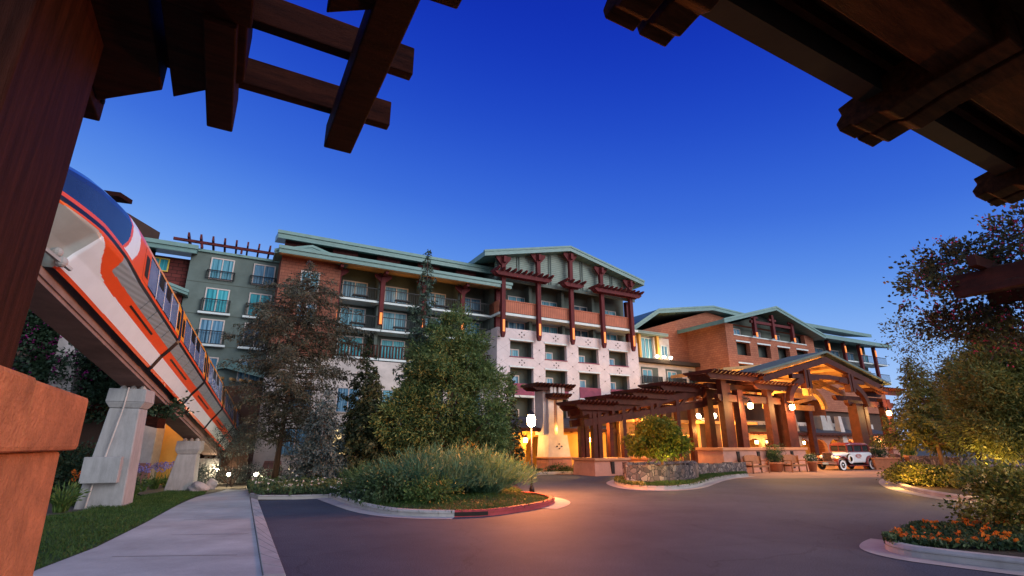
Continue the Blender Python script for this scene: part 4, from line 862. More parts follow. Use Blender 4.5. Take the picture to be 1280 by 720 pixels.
# ------------------------------------------------------------------ street lamp
bx, by = .68, 18.7
t = thing('street_lamp', 'black street lamp with blazing globe beside the red kerb', 'street lamp', (bx, by, .1))
mb = MB(); mb.lathe((bx, by, .05), [(.09, 0), (.09, .12), (.05, .2), (.035, .5), (.03, 2.15)], 10); mb.build('post', M_BLACK, t, True)
mb = MB(); mb.lathe((bx, by, 2.2), [(.05, 0), (.13, .05), (.15, .28), (.10, .40)], 10); mb.build('lamp', E_STREET, t, True)
mb = MB(); mb.lathe((bx, by, 2.605), [(.17, 0), (.09, .09), (.02, .2)], 10); mb.build('cap', M_BLACK, t)
lamp('glow', t, (bx + .08, by - .24, 2.36), 3000, (1, .27, .06), .12)

# ------------------------------------------------------------------ benches, pots
def bench(label, x, y, rz):
    t = thing('garden_bench', label, 'bench', (0, 0, 0), 0, 'teak benches by the canopy')
    w = .75
    mb = MB()
    for i in range(5): mb.box(-w, w, -.25 + i*.1, -.17 + i*.1, .40, .435)
    mb.build('seat', M_BENCH, t)
    mb = MB(); mb.prism([(-w, .27, .5), (w, .27, .5), (w, .36, .92), (.3, .37, 1.0), (-.3, .37, 1.0), (-w, .36, .92)], (0, .035, 0)); mb.build('backrest', M_BENCH, t)
    for sx in (-w, w - .06):
        mb = MB(); mb.box(sx, sx + .06, -.27, -.21, 0, .64).box(sx, sx + .06, .24, .30, 0, .95).box(sx - .01, sx + .07, -.3, .28, .64, .68); mb.build('leg', M_BENCH, t)
    mb = MB(); mb.box(-w, w, -.26, -.22, .32, .40).box(-w, w, .22, .26, .32, .40); mb.build('rail', M_BENCH, t)
    t.location = (x, y, gh(x, y) + .004); t.rotation_euler = (0, 0, rz); return t
def bpos(px, Y): p = at(px, 585, Y); return p.x, p.y
bench('leftmost teak bench beside the field stone wall end', *bpos(947, 31.8), TH); bench('teak bench in front of the thick canopy post, left of the car', *bpos(995, 33.2), TH)
bench('teak bench right of the white car beside the boxy hedge', *bpos(1128, 36.2), TH)
def pot(label, px, Y, r, h, square=False):
    x, y = bpos(px, Y); t = thing('planter_pot', label, 'planter', (x, y, 0), 0, 'terracotta planters at the canopy')
    mb = MB()
    if square: mb.frustum(x - r*.8, x + r*.8, y - r*.7, y + r*.7, 0, x - r, x + r, y - r*.9, y + r*.9, h); mb.box(x - r*1.05, x + r*1.05, y - r*.95, y + r*.95, h, h + .07)
    else: mb.lathe((x, y, 0), [(r*.65, 0), (r*.9, h*.85), (r*1.02, h*.86), (r*1.02, h), (r*.8, h), (r*.8, h*.8)], 16)
    mb.build('pot', M_TERRA, t, not square); return t, x, y
POTS = [pot('round terracotta pot with clipped bush between the two left benches', 970, 33.3, .5, .55), pot('small terracotta pot of pale flowers beside the car radiator', 1016, 33.6, .3, .62),
        pot('wide terracotta trough with boxy hedge behind the car tail', 1101, 36.4, .85, .7, True), pot('tall terracotta jar by the right bench under the tree', 1140, 36.3, .35, .9)]

# ------------------------------------------------------------------ vintage car
def vintage_car(pos, heading):
    t = thing('vintage_car', 'white vintage sedan with dark red roof and fenders under the canopy', 'car', (0, 0, 0))
    WH = plain('car_white_paint', (.72, .70, .66), .25, var=.03, spec=.6); MR = plain('car_maroon_paint', (.17, .022, .022), .25, var=.1, spec=.6); CH = plain('chrome', (.7, .68, .66), .15, metal=1, var=.05)
    GL = plain('car_glass', (.03, .035, .035), .05, spec=.8); TY = plain('tyre_rubber', (.02, .02, .02), .8); WW = plain('whitewall', (.78, .74, .68), .6, var=.05)
    fx, rx, tr = 1.50, -1.45, .62
    def loft(rings, mat, name, parent=t, smooth=True):
        mb = MB(); n = len(rings[0]); mb.add([p for r in rings for p in r], [(i*n + j, i*n + (j + 1) % n, (i + 1)*n + (j + 1) % n, (i + 1)*n + j) for i in range(len(rings) - 1) for j in range(n)] + [tuple(range(n))[::-1], tuple((len(rings) - 1)*n + j for j in range(n))])
        o = mb.build(name, mat, parent, False); b = o.modifiers.new('bevel', 'BEVEL'); b.width = .03; b.segments = 2; b.limit_method = 'ANGLE'; return o
    def ring(x, hw, z0, z1, c=.10): return [(x, -hw, z0), (x, hw, z0), (x, hw + .02, z0 + c), (x, hw, z1 - c), (x, hw - c*1.2, z1), (x, -hw + c*1.2, z1), (x, -hw, z1 - c), (x, -hw - .02, z0 + c)]
    loft([ring(.55, .62, .45, 1.13), ring(1.1, .50, .48, 1.10), ring(1.72, .36, .52, 1.06, .08)], WH, 'hood')
    loft([ring(-1.95, .52, .50, 1.02), ring(-1.7, .68, .46, 1.12), ring(.55, .66, .45, 1.14)], WH, 'body')
    loft([ring(-1.78, .60, 1.12, 1.17, .02), ring(.62, .64, 1.14, 1.19, .02)], MR, 'belt')
    loft([ring(-1.72, .52, 1.52, 1.60, .04), ring(-1.4, .60, 1.53, 1.70, .06), ring(.2, .60, 1.53, 1.72, .06), ring(.62, .56, 1.52, 1.62, .04)], MR, 'roof')
    mb = MB()
    for x0, x1 in ((-1.74, -1.58), (-.98, -.88), (-.12, -.02), (.50, .60)):
        for y in (-.6, .53): mb.box(x0, x1, y, y + .07, 1.18, 1.54)
    mb.box(.52, .58, -.03, .03, 1.18, 1.54); mb.build('window_pillars', MR, t)
    mb = MB(); mb.box(-1.7, -1.6, -.5, .5, 1.18, 1.54); mb.build('rear_panel', MR, t)
    mb = MB()
    for y in (-.56, .56): mb.quad([(-1.6, y, 1.18), (.52, y, 1.18), (.52, y, 1.53), (-1.6, y, 1.53)])
    mb.quad([(.54, -.53, 1.18), (.54, .53, 1.18), (.54, .53, 1.53), (.54, -.53, 1.53)]); mb.build('window_glass', GL, t)
    for y in (-1, 1):
        for x, nm in ((fx, 'front_fender'), (rx, 'rear_fender')):
            rings = []
            for i in range(13):
                a = math.pi*(i/12)*1.05 - .02; cx = x + .47*math.cos(a)*1.05; cz = .36 + .50*math.sin(a)
                if nm == 'front_fender' and i > 8: cx -= .10*(i - 8); cz = max(cz, .30) if i < 12 else .27
                nx, nz = math.cos(a), math.sin(a)
                rings.append([(cx, y*.52, cz), (cx, y*.86, cz - .02), (cx + nx*.045, y*.84, cz + nz*.045), (cx + nx*.05, y*.53, cz + nz*.06)])
            loft(rings, MR, nm)
        mb = MB(); mb.box(-1.0, 1.0, y*.72 - .14, y*.72 + .14, .26, .31); mb.build('running_board', MR, t)
        for x in (fx, rx):
            w = MB(); yo = y*.70
            def disc(r0, r1, a, m_, nm, par):
                mb = MB(); n = 22; o = yo + y*a
                mb.add([(x + r*math.cos(2*math.pi*j/n), o - y*(.015 if q else 0), tr/2 + .02 + r*math.sin(2*math.pi*j/n)) for q, r in ((0, r0), (0, r1)) for j in range(n)], [(j, (j + 1) % n, n + (j + 1) % n, n + j) for j in range(n)])
                return mb.build(nm, m_, par)
            n = 22; mb = MB()
            pts = [(x + r*math.cos(2*math.pi*j/n), yo + o, tr/2 + .02 + r*math.sin(2*math.pi*j/n)) for r, o in ((.17, -.08), (.31, -.08), (.33, -.04), (.33, .04), (.31, .08), (.17, .08)) for j in range(n)]
            mb.add(pts, [(i*n + j, i*n + (j + 1) % n, (i + 1)*n + (j + 1) % n, (i + 1)*n + j) for i in range(5) for j in range(n)] + [(5*n + j, 5*n + (j + 1) % n, (j + 1) % n, j) for j in range(n)])
            tyre = mb.build('wheel', TY, t, True)
            disc(.19, .30, .088, WW, 'whitewall', tyre)
            mb = MB()
            for j in range(10):
                a = 2*math.pi*j/10; mb.bar((x, yo + y*.05, tr/2 + .02), (x + .18*math.cos(a), yo + y*.07, tr/2 + .02 + .18*math.sin(a)), .018)
            mb.ball((x, yo + y*.08, tr/2 + .02), (.06, .03, .06)); mb.build('spokes', CH, tyre)
        n = 20; mb = MB(); pts = [(.72 + r*math.cos(2*math.pi*j/n), y*.74 + y*o, .70 + r*math.sin(2*math.pi*j/n)) for r, o in ((.14, .0), (.31, 0), (.32, .06), (.29, .10), (.16, .10)) for j in range(n)]
        mb.add(pts, [(i*n + j, i*n + (j + 1) % n, (i + 1)*n + (j + 1) % n, (i + 1)*n + j) for i in range(4) for j in range(n)]); sp = mb.build('spare_wheel', TY, t, True)
        mb = MB(); pts = [(.72 + r*math.cos(2*math.pi*j/n), y*.845, .70 + r*math.sin(2*math.pi*j/n)) for r in (.16, .285) for j in range(n)]; mb.add(pts, [(j, (j + 1) % n, n + (j + 1) % n, n + j) for j in range(n)]); mb.build('whitewall', WW, sp)
        mb = MB(); mb.lathe((1.74, y*.40, .82), [(.02, -.13), (.10, -.06), (.13, .0), (.10, .09), (.03, .13)], 12); mb.bar((1.74, y*.4, .7), (1.7, y*.36, .55), .05); mb.build('headlight', CH, t, True)
        mb = MB(); mb.ball((1.86, y*.40, .82), (.03, .11, .11)); mb.build('headlight_lens', plain('lens', (.8, .8, .75), .1, var=.02), t, True)
        mb = MB()
        ov = [(-.32 + .30*math.cos(2*math.pi*j/20), y*.692, .88 + .12*math.sin(2*math.pi*j/20)) for j in range(20)]; ov2 = [(-.32 + .22*math.cos(2*math.pi*j/20), y*.692, .88 + .075*math.sin(2*math.pi*j/20)) for j in range(20)]
        mb.add(ov + ov2, [(j, (j + 1) % 20, 20 + (j + 1) % 20, 20 + j) for j in range(20)])
        for i in range(6): x = -.48 + i*.06; mb.quad([(x, y*.692, .85), (x + .035, y*.692, .85), (x + .045, y*.692, .91), (x + .01, y*.692, .91)])
        for i in range(4): x = -.5 + i*.09; mb.quad([(x, y*.692, .72), (x + .07, y*.692, .72), (x + .07, y*.692, .735), (x, y*.692, .735)])
        mb.build('door_emblem', plain('emblem_red', (.45, .09, .06), .5, var=.1), t)
    mb = MB(); mb.box(1.715, 1.76, -.30, .30, .50, 1.06); mb.build('radiator_grille', M_BLACK, t)
    mb = MB(); mb.box(1.71, 1.79, -.34, -.30, .48, 1.10).box(1.71, 1.79, .30, .34, .48, 1.10).box(1.71, 1.79, -.34, .34, 1.06, 1.12)
    for i in range(7): mb.box(1.76, 1.775, -.25 + i*.08, -.235 + i*.08, .52, 1.06)
    mb.build('radiator_shell', CH, t)
    mb = MB(); mb.bar((2.05, -.78, .42), (2.05, .78, .42), .05, .07).bar((2.05, -.78, .52), (2.05, .78, .52), .05, .05).bar((1.7, -.3, .4), (2.05, -.3, .46), .04).bar((1.7, .3, .4), (2.05, .3, .46), .04); mb.build('bumper', CH, t)
    mb = MB(); mb.box(2.07, 2.085, -.2, .2, .36, .48); mb.build('number_plate', plain('plate_blue', (.30, .42, .60), .5), t)
    mb = MB(); mb.box(-1.95, 1.7, -.4, .4, .28, .46); mb.build('chassis', M_BLACK, t)
    mb = MB(); mb.ball((-1.9, .66, .75), (.05, .06, .06)); mb.ball((-1.9, -.66, .75), (.05, .06, .06)); mb.build('tail_light', plain('tail_red', (.5, .03, .03), .3), t, True)
    t.location = (*pos, .004); t.rotation_euler = (0, 0, heading); return t
vintage_car((22.33, 36.1), R(180 + 24))
# ------------------------------------------------------------------ monorail
MP1 = at(168, 480, 15.1); MP2 = at(240, 546, 23.0)
MT = (MP2 - MP1).normalized(); MN = MT.cross(Vector((0, 0, 1))).normalized(); MU = MN.cross(MT)
def mp(t, o, w): return tuple(MP1 + MT*t + MN*o + MU*w)        # along the beam, to its right-hand side, up from its underside
mb = MB(); mb.hexa([mp(-13, -.33, -.06), mp(-13, .33, -.06), mp(14.5, .33, -.06), mp(14.5, -.33, -.06), mp(-13, -.33, .95), mp(-13, .33, .95), mp(14.5, .33, .95), mp(14.5, -.33, .95)])
mb.hexa([mp(-13, .33, .02), mp(-13, .37, .02), mp(14.5, .37, .02), mp(14.5, .33, .02), mp(-13, .33, .14), mp(-13, .37, .14), mp(14.5, .37, .14), mp(14.5, .33, .14)])
bm_ = mb.build('monorail_beam', M_BEAM); tag(bm_, 'brown concrete monorail beam sloping down under the orange train', 'beam')
M_MORG = plain('monorail_orange', (.70, .085, .02), .28, var=.06, spec=.5); M_MWHT = plain('monorail_white', (.68, .80, .83), .25, var=.04, spec=.5); M_MYEL = plain('monorail_amber', (.75, .30, .03), .3, var=.05)
M_MGRY = plain('monorail_silver', (.36, .43, .45), .35, var=.08, spec=.5); M_MBLK = plain('monorail_black', (.010, .011, .014), .3, spec=.5); M_MGLS = plain('monorail_glass', (.02, .045, .10), .03, var=.3, scale=.6, spec=.9)
M_MSID = plain('monorail_side_glass', (.28, .44, .85), .06, metal=.55, var=.35, scale=1.2, spec=.8); M_MCHIN = plain('monorail_chin', (.33, .375, .345), .35, var=.08)
def ribmat():
    m, nt, b = newmat('monorail_ribbed'); N = nt.nodes; L = nt.links
    tc = N.new('ShaderNodeTexCoord'); sx = N.new('ShaderNodeSeparateXYZ'); L.new(tc.outputs['Object'], sx.inputs[0])
    w = N.new('ShaderNodeMath'); w.operation = 'MULTIPLY'; L.new(sx.outputs['Z'], w.inputs[0]); w.inputs[1].default_value = 70
    s = N.new('ShaderNodeMath'); s.operation = 'SINE'; L.new(w.outputs[0], s.inputs[0])
    bp = N.new('ShaderNodeBump'); bp.inputs['Strength'].default_value = .15; bp.inputs['Distance'].default_value = .02; L.new(s.outputs[0], bp.inputs['Height']); L.new(bp.outputs[0], b.inputs['Normal'])
    b.inputs['Base Color'].default_value = (.30, .40, .44, 1); b.inputs['Roughness'].default_value = .3; b.inputs['Metallic'].default_value = .3; return m
M_MRIB = ribmat()
tr = thing('monorail_train', 'orange, white and silver monorail train with dark wraparound windscreen on the beam', 'train', MP1)
# cross-section of the right half: (offset, height), and the paint of the strip that follows each point
SEC = [(.55, .18, M_MORG), (.60, .24, M_MWHT), (.77, .56, M_MORG), (.92, .76, M_MRIB), (1.08, 1.0, M_MBLK), (1.10, 1.08, M_MORG), (1.10, 1.16, M_MSID), (1.02, 1.98, M_MYEL), (.95, 2.15, M_MWHT), (.66, 2.42, M_MWHT), (.34, 2.59, M_MWHT), (.16, 2.65, M_MWHT), (0, 2.66, None)]
NAMES = {M_MORG.name: 'orange_band', M_MWHT.name: 'white_band', M_MRIB.name: 'ribbed_panel', M_MBLK.name: 'belt_line', M_MSID.name: 'window_band', M_MYEL.name: 'cant_rail'}
def car_shell(t0, t1, steps=4):
    c = {}
    for j in range(len(SEC) - 1):
        o0, w0, m_ = SEC[j]; o1, w1, _ = SEC[j + 1]
        for sg in (1, -1):
            mb = c.setdefault((m_.name, j if m_ is not M_MWHT or j < 3 else 9, sg), MB())
            for i in range(steps):
                a, b = t0 + (t1 - t0)*i/steps, t0 + (t1 - t0)*(i + 1)/steps
                mb.quad([mp(a, sg*o0, w0), mp(b, sg*o0, w0), mp(b, sg*o1, w1), mp(a, sg*o1, w1)])
    for (nm, _j, _s), mb in c.items():
        if nm == M_MSID.name: continue
        mb.build(NAMES[nm], MATS[nm], tr)
    # glazing in panes with white pillars between, dark opening lights, louvres at the car ends
    (o0, w0), (o1, w1) = SEC[6][:2], SEC[7][:2]
    def pt(t, f, out=0, sg=1): return mp(t, sg*(o0 + (o1 - o0)*f + out), w0 + (w1 - w0)*f + out*.2)
    for sg in (1, -1):
        mb = MB(); mb.quad([pt(t0, 0, -.05, sg), pt(t1, 0, -.05, sg), pt(t1, 1, -.05, sg), pt(t0, 1, -.05, sg)]); mb.build('car_interior', M_MBLK, tr)
        a, b = t0 + .45, t1 - .45; k = 4; wp = (b - a)/k
        for i in range(k):
            mb = MB(); mp_ = MB(); mo = MB()
            x0, x1 = a + i*wp + .03, a + (i + 1)*wp - .03
            mb.quad([pt(x0, .05, 0, sg), pt(x1, .05, 0, sg), pt(x1, .95, 0, sg), pt(x0, .95, 0, sg)])
            mp_.quad([pt(x1, 0, .01, sg), pt(x1 + .06, 0, .01, sg), pt(x1 + .06, 1, .01, sg), pt(x1, 1, .01, sg)])
            if i in (1, 2): mo.quad([pt(x0 + .12, .55, .012, sg), pt(x1 - .12, .55, .012, sg), pt(x1 - .12, .92, .012, sg), pt(x0 + .12, .92, .012, sg)])
            mb.build('window_pane', M_MSID, tr); mp_.build('window_pillar', M_MWHT, tr)
            if mo.f: mo.build('opening_light', M_MBLK, tr)
        for x0, x1 in ((t0, a), (b, t1)):
            me_ = MB(); ml = MB()
            me_.quad([pt(x0, 0, .005, sg), pt(x1, 0, .005, sg), pt(x1, 1, .005, sg), pt(x0, 1, .005, sg)])
            for q in range(6): x = x0 + .1 + (x1 - x0 - .2)*q/6; ml.quad([pt(x, .15, .012, sg), pt(x + .045, .15, .012, sg), pt(x + .045, .8, .012, sg), pt(x, .8, .012, sg)])
            me_.build('end_panel', M_MORG if x0 < -4 else M_MYEL, tr); ml.build('louvre', M_MBLK, tr)
        s_ = MB(); s_.quad([mp(t0 + .5, sg*.85, .65), mp(t1 - 1.4, sg*.85, .65), mp(t1 - 1.4, sg*.878, .685), mp(t0 + .5, sg*.878, .685)]); s_.build('skirt_slot', M_MBLK, tr)
        for x in np.linspace(t0 + .9, t1 - .9, 4):
            d_ = MB(); d_.quad([mp(x, sg*.93, .76), mp(x + .018, sg*.93, .76), mp(x + .018, sg*1.088, 1.0), mp(x, sg*1.088, 1.0)]); d_.build('panel_seam', M_MBLK, tr)
def gap(t):
    mb = MB(); rings = []
    for dt, sc_ in ((-.11, 1.012), (0, .95), (.11, 1.012)):
        rings.append([mp(t + dt, sg*o*sc_, 1.2 + (w - 1.2)*sc_) for sg, rr in ((1, SEC), (-1, SEC[::-1])) for o, w, _ in rr])
    n = len(rings[0]); mb.add([p for r in rings for p in r], [(i*n + j, i*n + j + 1, (i + 1)*n + j + 1, (i + 1)*n + j) for i in range(2) for j in range(n - 1)]); mb.build('gangway_bellows', M_MBLK, tr)
CARS = [(-4.9, -1.1), (-.9, 3.2), (3.4, 7.5), (7.7, 11.4), (11.6, 14.0)]
for a, b in CARS: car_shell(a, b)
for t in (-1.0, 3.3, 7.6, 11.5): gap(t)
# nose: sections lofted towards the tip, painted by height so that the bands sweep down to the skirt
NOSE = []
NF = 96
def belt_z(t): return float(np.interp(t, [-9.5, -8.3, -7.1, -6, -4.9], [.72, .90, 1.05, 1.06, 1.0]))
TT = np.linspace(-4.9, -9.5, 161)
for t in TT:
    u = (-4.9 - t)/4.6                       # 0 at the first car, 1 at the tip
    wid = max(.02, (1 - u**3.0)**.55)
    top = 2.66 - 1.45*u**2.0                 # the crown falls towards the tip
    ch = sstep(-7.02, -7.30, t)              # ahead of the skirt the underside lifts to the chin
    bot = .18 + .08*ch + .45*sstep(-7.6, -9.5, t)
    ring = [(0.0, bot)] if ch > .4 else [(.55*wid, bot)]; bl = belt_z(t); bl = min(max(bl, bot + .06), top - .30)
    for zz in [*np.linspace(bot, bl, 48), bl + .045, *np.linspace(bl + .09, bl + .17, 3), *np.linspace(bl + .17, top, 45)[1:]]:
        z = .18 + (zz - bot)/(top - bot)*2.48; o = np.interp(z, [q[1] for q in SEC], [q[0] for q in SEC])
        o = o*wid*((1 - ch) + ch*min(1, .62 + .40*max(0, (zz - bot)/(bl - bot))**.5))
        ring.append((o, zz))
    NOSE.append(ring)
nose_mb = {}
def paint(t, w):
    belt = belt_z(t)
    if w > belt + .09:
        lim = -5.95 - .30*((w - 1.75)/.5)**2
        if w < belt + .17: return M_MORG if t < -5.3 else M_MSIDE_RED
        if t < lim: return M_MGLS
        if t < lim + .10: return M_MORG
        if t < lim + .62: return M_MWHT
        return M_MORG if w < 2.35 else M_MWHT
    if w > belt: return M_MBLK
    wo = np.interp(t, [-9.5, -8.3, -7.3, -7.05, -6.8, -6.55, -6.2, -5.7, -4.9], [.68, .86, .98, .96, .88, .74, .62, .56, .56])
    if t > -5.98 - .25*(w - .68) and w > .76: return M_MRIB
    if w > wo: return M_MORG
    if t < -7.12: return M_MCHIN
    return M_MWHT if w > .24 else M_MORG
M_MSIDE_RED = M_MORG
for i in range(len(TT) - 1):
    for k in range(NF):
        tm = (TT[i] + TT[i + 1])/2; zz = (NOSE[i][k][1] + NOSE[i + 1][k][1] + NOSE[i][k + 1][1] + NOSE[i + 1][k + 1][1])/4; pm = paint(tm, zz)
        for sg in (1, -1):
            mb = nose_mb.setdefault((pm.name, 0 if pm in (M_MGLS, M_MWHT, M_MCHIN) else sg), MB())
            mb.quad([mp(TT[i], sg*NOSE[i][k][0], NOSE[i][k][1]), mp(TT[i + 1], sg*NOSE[i + 1][k][0], NOSE[i + 1][k][1]), mp(TT[i + 1], sg*NOSE[i + 1][k + 1][0], NOSE[i + 1][k + 1][1]), mp(TT[i], sg*NOSE[i][k + 1][0], NOSE[i][k + 1][1])])
NN = {M_MGLS.name: 'windscreen', M_MORG.name: 'nose_orange_band', M_MWHT.name: 'nose_white_band', M_MBLK.name: 'nose_belt_line', M_MCHIN.name: 'chin_fairing', M_MRIB.name: 'nose_ribbed_panel'}
for (nm, _s), mb in nose_mb.items():
    o = mb.build(NN[nm], MATS[nm], tr)
    bm2 = bmesh.new(); bm2.from_mesh(o.data); bmesh.ops.remove_doubles(bm2, verts=bm2.verts, dist=.0005); bmesh.ops.recalc_face_normals(bm2, faces=bm2.faces); bm2.to_mesh(o.data); bm2.free()
    o.data.polygons.foreach_set('use_smooth', [True]*len(o.data.polygons))
mb = MB(); mb.ball(mp(-7.22, .62, .28), .10); mb.ball(mp(-7.3, .55, .42), .09); mb.bar(mp(-7.6, .5, .32), mp(-7.05, .72, .22), .06); mb.build('bumper_coupling', M_CONC, tr)
# pylons
def pylon(label, P, w_top, w_bot, zb, box=False):
    t = thing('monorail_pylon', label, 'pylon', (P.x, P.y, zb), 0, 'pylons under the monorail beam')
    a = MN.copy(); a.z = 0; a.normalize(); b = Vector((-a.y, a.x, 0)); b = b if b.y > 0 else -b; c0 = Vector((P.x, P.y, 0))
    def fr(mb, w0, d0, z0, w1, d1, z1, sh0=0, sh1=0):
        q = []
        for w, d, z, sh in ((w0, d0, z0, sh0), (w1, d1, z1, sh1)):
            for sx, sy in ((-1, -1), (1, -1), (1, 1), (-1, 1)): q.append(tuple(c0 + a*(sx*w/2 + sh) + b*sy*d/2 + Vector((0, 0, z))))
        mb.hexa(q)
    zt = P.z - .09; h = zt - zb
    mb = MB(); fr(mb, w_bot, w_top*1.15, zb - .4, w_top*.94, w_top*.94, zt - .62, -.10*w_bot, 0); mb.build('shaft', M_PYLON, t, bevel=.03)
    mb = MB(); fr(mb, w_top*.94, w_top*.94, zt - .615, w_top*1.22, w_top*1.12, zt - .45); fr(mb, w_top*1.22, w_top*1.12, zt - .448, w_top*1.16, w_top*1.08, zt - .08); mb.build('cap', M_PYLON, t, bevel=.02)
    mb = MB()
    for i in (-.3, 0, .3): mb.lathe(tuple(c0 + a*i*w_top + Vector((0, 0, zt - .08))), [(.07, 0), (.09, .05), (.05, .1), (.07, .2)], 8)
    mb.build('bearing', M_CONC, t)
    if box:
        f = -b*(w_top*.62)
        mb = MB(); fr2 = []
        for z0, z1 in ((zb + .62, zb + 1.28),):
            for z in (z0, z1):
                for sx, sy in ((-1, 0), (1, 0), (1, 1), (-1, 1)): fr2.append(tuple(c0 + a*(sx*.42 - .15) - b*(w_top*.60 + (.22 if sy == 0 else 0)) + Vector((0, 0, z))))
        mb.hexa(fr2); mb.build('cabinet', M_PYLON, t, bevel=.015)
        mb = MB(); mb.tube([tuple(c0 + a*.02 - b*(w_top*.57) + Vector((0, 0, zt - .05))), tuple(c0 - a*.0 - b*(w_top*.60) + Vector((0, 0, zt - .6))), tuple(c0 - a*.16 - b*(w_top*.65) + Vector((0, 0, zb + 1.28)))], .022, 6); mb.tube([tuple(c0 - a*.3 - b*(w_top*.66) + Vector((0, 0, zb + .62))), tuple(c0 - a*.36 - b*(w_top*.68) + Vector((0, 0, zb - .1)))], .022, 6); mb.build('conduit', M_CONC, t)
    return t
pylon('big pale monorail pylon with grey cabinet and conduit on the lawn', MP1, .78, 1.12, 0, True)
pylon('smaller pale monorail pylon by the boulder at the end of the lawn', MP2, .76, 1.12, -.25)
pylon('hidden pylon at the far end of the monorail beam', Vector(mp(13.6, 0, 0)), .8, 1.1, -.3)
# station building and walls under the far end of the beam
g = thing('station_wall', 'orange lit plaster buttress wall behind the first pylon', 'wall', at(190, 590, 26))
p = at(195, 590, 26)
mb = MB(); mb.frustum(p.x - 2.2, p.x - .35, 26, 26.9, -.6, p.x - 1.7, p.x - .35, 26, 26.9, 3.4); mb.build('buttress', M_CONC, g)
mb = MB(); mb.box(p.x - .35, p.x + .75, 26.6, 27.4, -.6, 5.2); mb.build('wall', M_YELLOW, g); mb = MB(); mb.box(p.x + .75, p.x + 3.4, 27.9, 28.4, -.6, 4.6); mb.build('rear_wall', M_BROWNWALL, g)
mb = MB(); mb.frustum(p.x - 2.5, p.x - .2, 25.85, 26, -.6, p.x - 2.4, p.x - .3, 25.85, 26, .75); mb.build('plinth', M_PINKTILE, g)
lamp('wall_glow', g, (p.x + .3, 25.6, 3.4), 95, (1, .42, .06), .2)
p0, p1 = at(243, 600, 31), at(345, 600, 31)
tag(MB().box(p0.x, p1.x, 31, 31.6, -.6, 1.75).build('screen_wall', M_BROWNWALL), 'dark brown screen wall behind the small path lights', 'wall')
p = at(325, 600, 30)
g = thing('wall_buttress', 'pale tapered buttress on red stone base at the end of the path', 'wall', (p.x, 30, -.3))
mb = MB(); mb.frustum(p.x - 1.1, p.x + 1.1, 29.4, 31, .75, p.x - .7, p.x + .7, 29.7, 31, 3.0); mb.build('body', M_CREAM, g)
mb = MB(); mb.frustum(p.x - 1.35, p.x + 1.35, 29.2, 31, -.6, p.x - 1.15, p.x + 1.15, 29.35, 31, .75); mb.build('base', M_PINKTILE, g)
# station canopy: teal roof, orange lit soffit
p0, p1 = at(262, 455, 30), at(345, 470, 30)
g = thing('station_canopy', 'teal roofed station canopy with glowing orange soffit above the train tail', 'canopy', (p0.x, 30, 3))
mb = MB(); mb.prism([(p0.x - .6, 29.4, p0.z - .5), (p0.x + 1.2, 29.4, p0.z + .15), (p1.x + 1, 29.4, p1.z - .1), (p1.x + 1, 29.4, p1.z - .55), (p0.x + 1.2, 29.4, p0.z - .3), (p0.x - .6, 29.4, p0.z - .8)], (0, 5, 0)); mb.build('roof', M_TEAL, g)
mb = MB()
for i in range(9): x = p0.x + i*.55; mb.bar((x, 29.45, p0.z - .75 - i*.06), (x, 33, p0.z - .75 - i*.06), .12, .14)
mb.build('rafters', M_LTIMBER, g)
lamp('soffit_glow', g, (p0.x + 2.0, 30.4, p0.z - 1.6), 45, (1, .30, .05), .2)
mb = MB(); mb.frustum(p0.x + 1.6, p1.x + .5, 30, 30.8, 2.2, p0.x + 2.0, p1.x, 30, 30.8, 3.9); mb.build('support', M_CREAM, g)
# upper roof glimpsed over the windscreen
p = at(150, 243, 24)
g = thing('shed_roof', 'dark timber roof edge showing above the monorail windscreen', 'roof', (p.x, 24, p.z - 1))
mb = MB(); mb.prism([(p.x - 6.0, 24, p.z + 1.0), (p.x, 24, p.z + .12), (p.x, 24, p.z - .12), (p.x - 6.0, 24, p.z + .7)], (0, .9, 0)); mb.build('roof', M_DKWOOD, g)
mb = MB(); mb.box(p.x - 5.5, p.x - 1.2, 25.5, 29, -1, p.z); mb.build('support_wall', M_BROWNWALL, g)
# left shelter: cream wall, timber frame in the dark behind the flowering hedge
g = thing('garden_pavilion', 'dark timber pavilion with cream wall behind the magenta flowering hedge', 'pavilion', (-14, 15, 0))
mb = MB(); mb.box(-19, -13.2, 17.5, 18, -.3, 4.4); mb.build('wall', M_BROWNWALL, g)
for x in (-15.8, -14.4, -12.9): mb = MB(); mb.box(x - .12, x + .12, 17.05, 17.3, -.3, 2.6); mb.build('post', M_DKWOOD, g)
mb = MB(); mb.hexa([(-18, 17.0, 3.6), (-11.4, 17.0, 2.1), (-11.4, 17.4, 2.1), (-18, 17.4, 3.6), (-18, 17.0, 3.9), (-11.4, 17.0, 2.4), (-11.4, 17.4, 2.4), (-18, 17.4, 3.9)]); mb.build('beam', M_DKWOOD, g)
q = at(93, 440, 17.0); mb = MB(); mb.box(q.x - .45, q.x + .35, 16.8, 17.2, 2.6, q.z + .75); mb.build('cream_pier', M_CREAM, g)
lamp('pavilion_glow', g, (-14.6, 16.9, 1.1), 14, (1, .5, .15), .15)
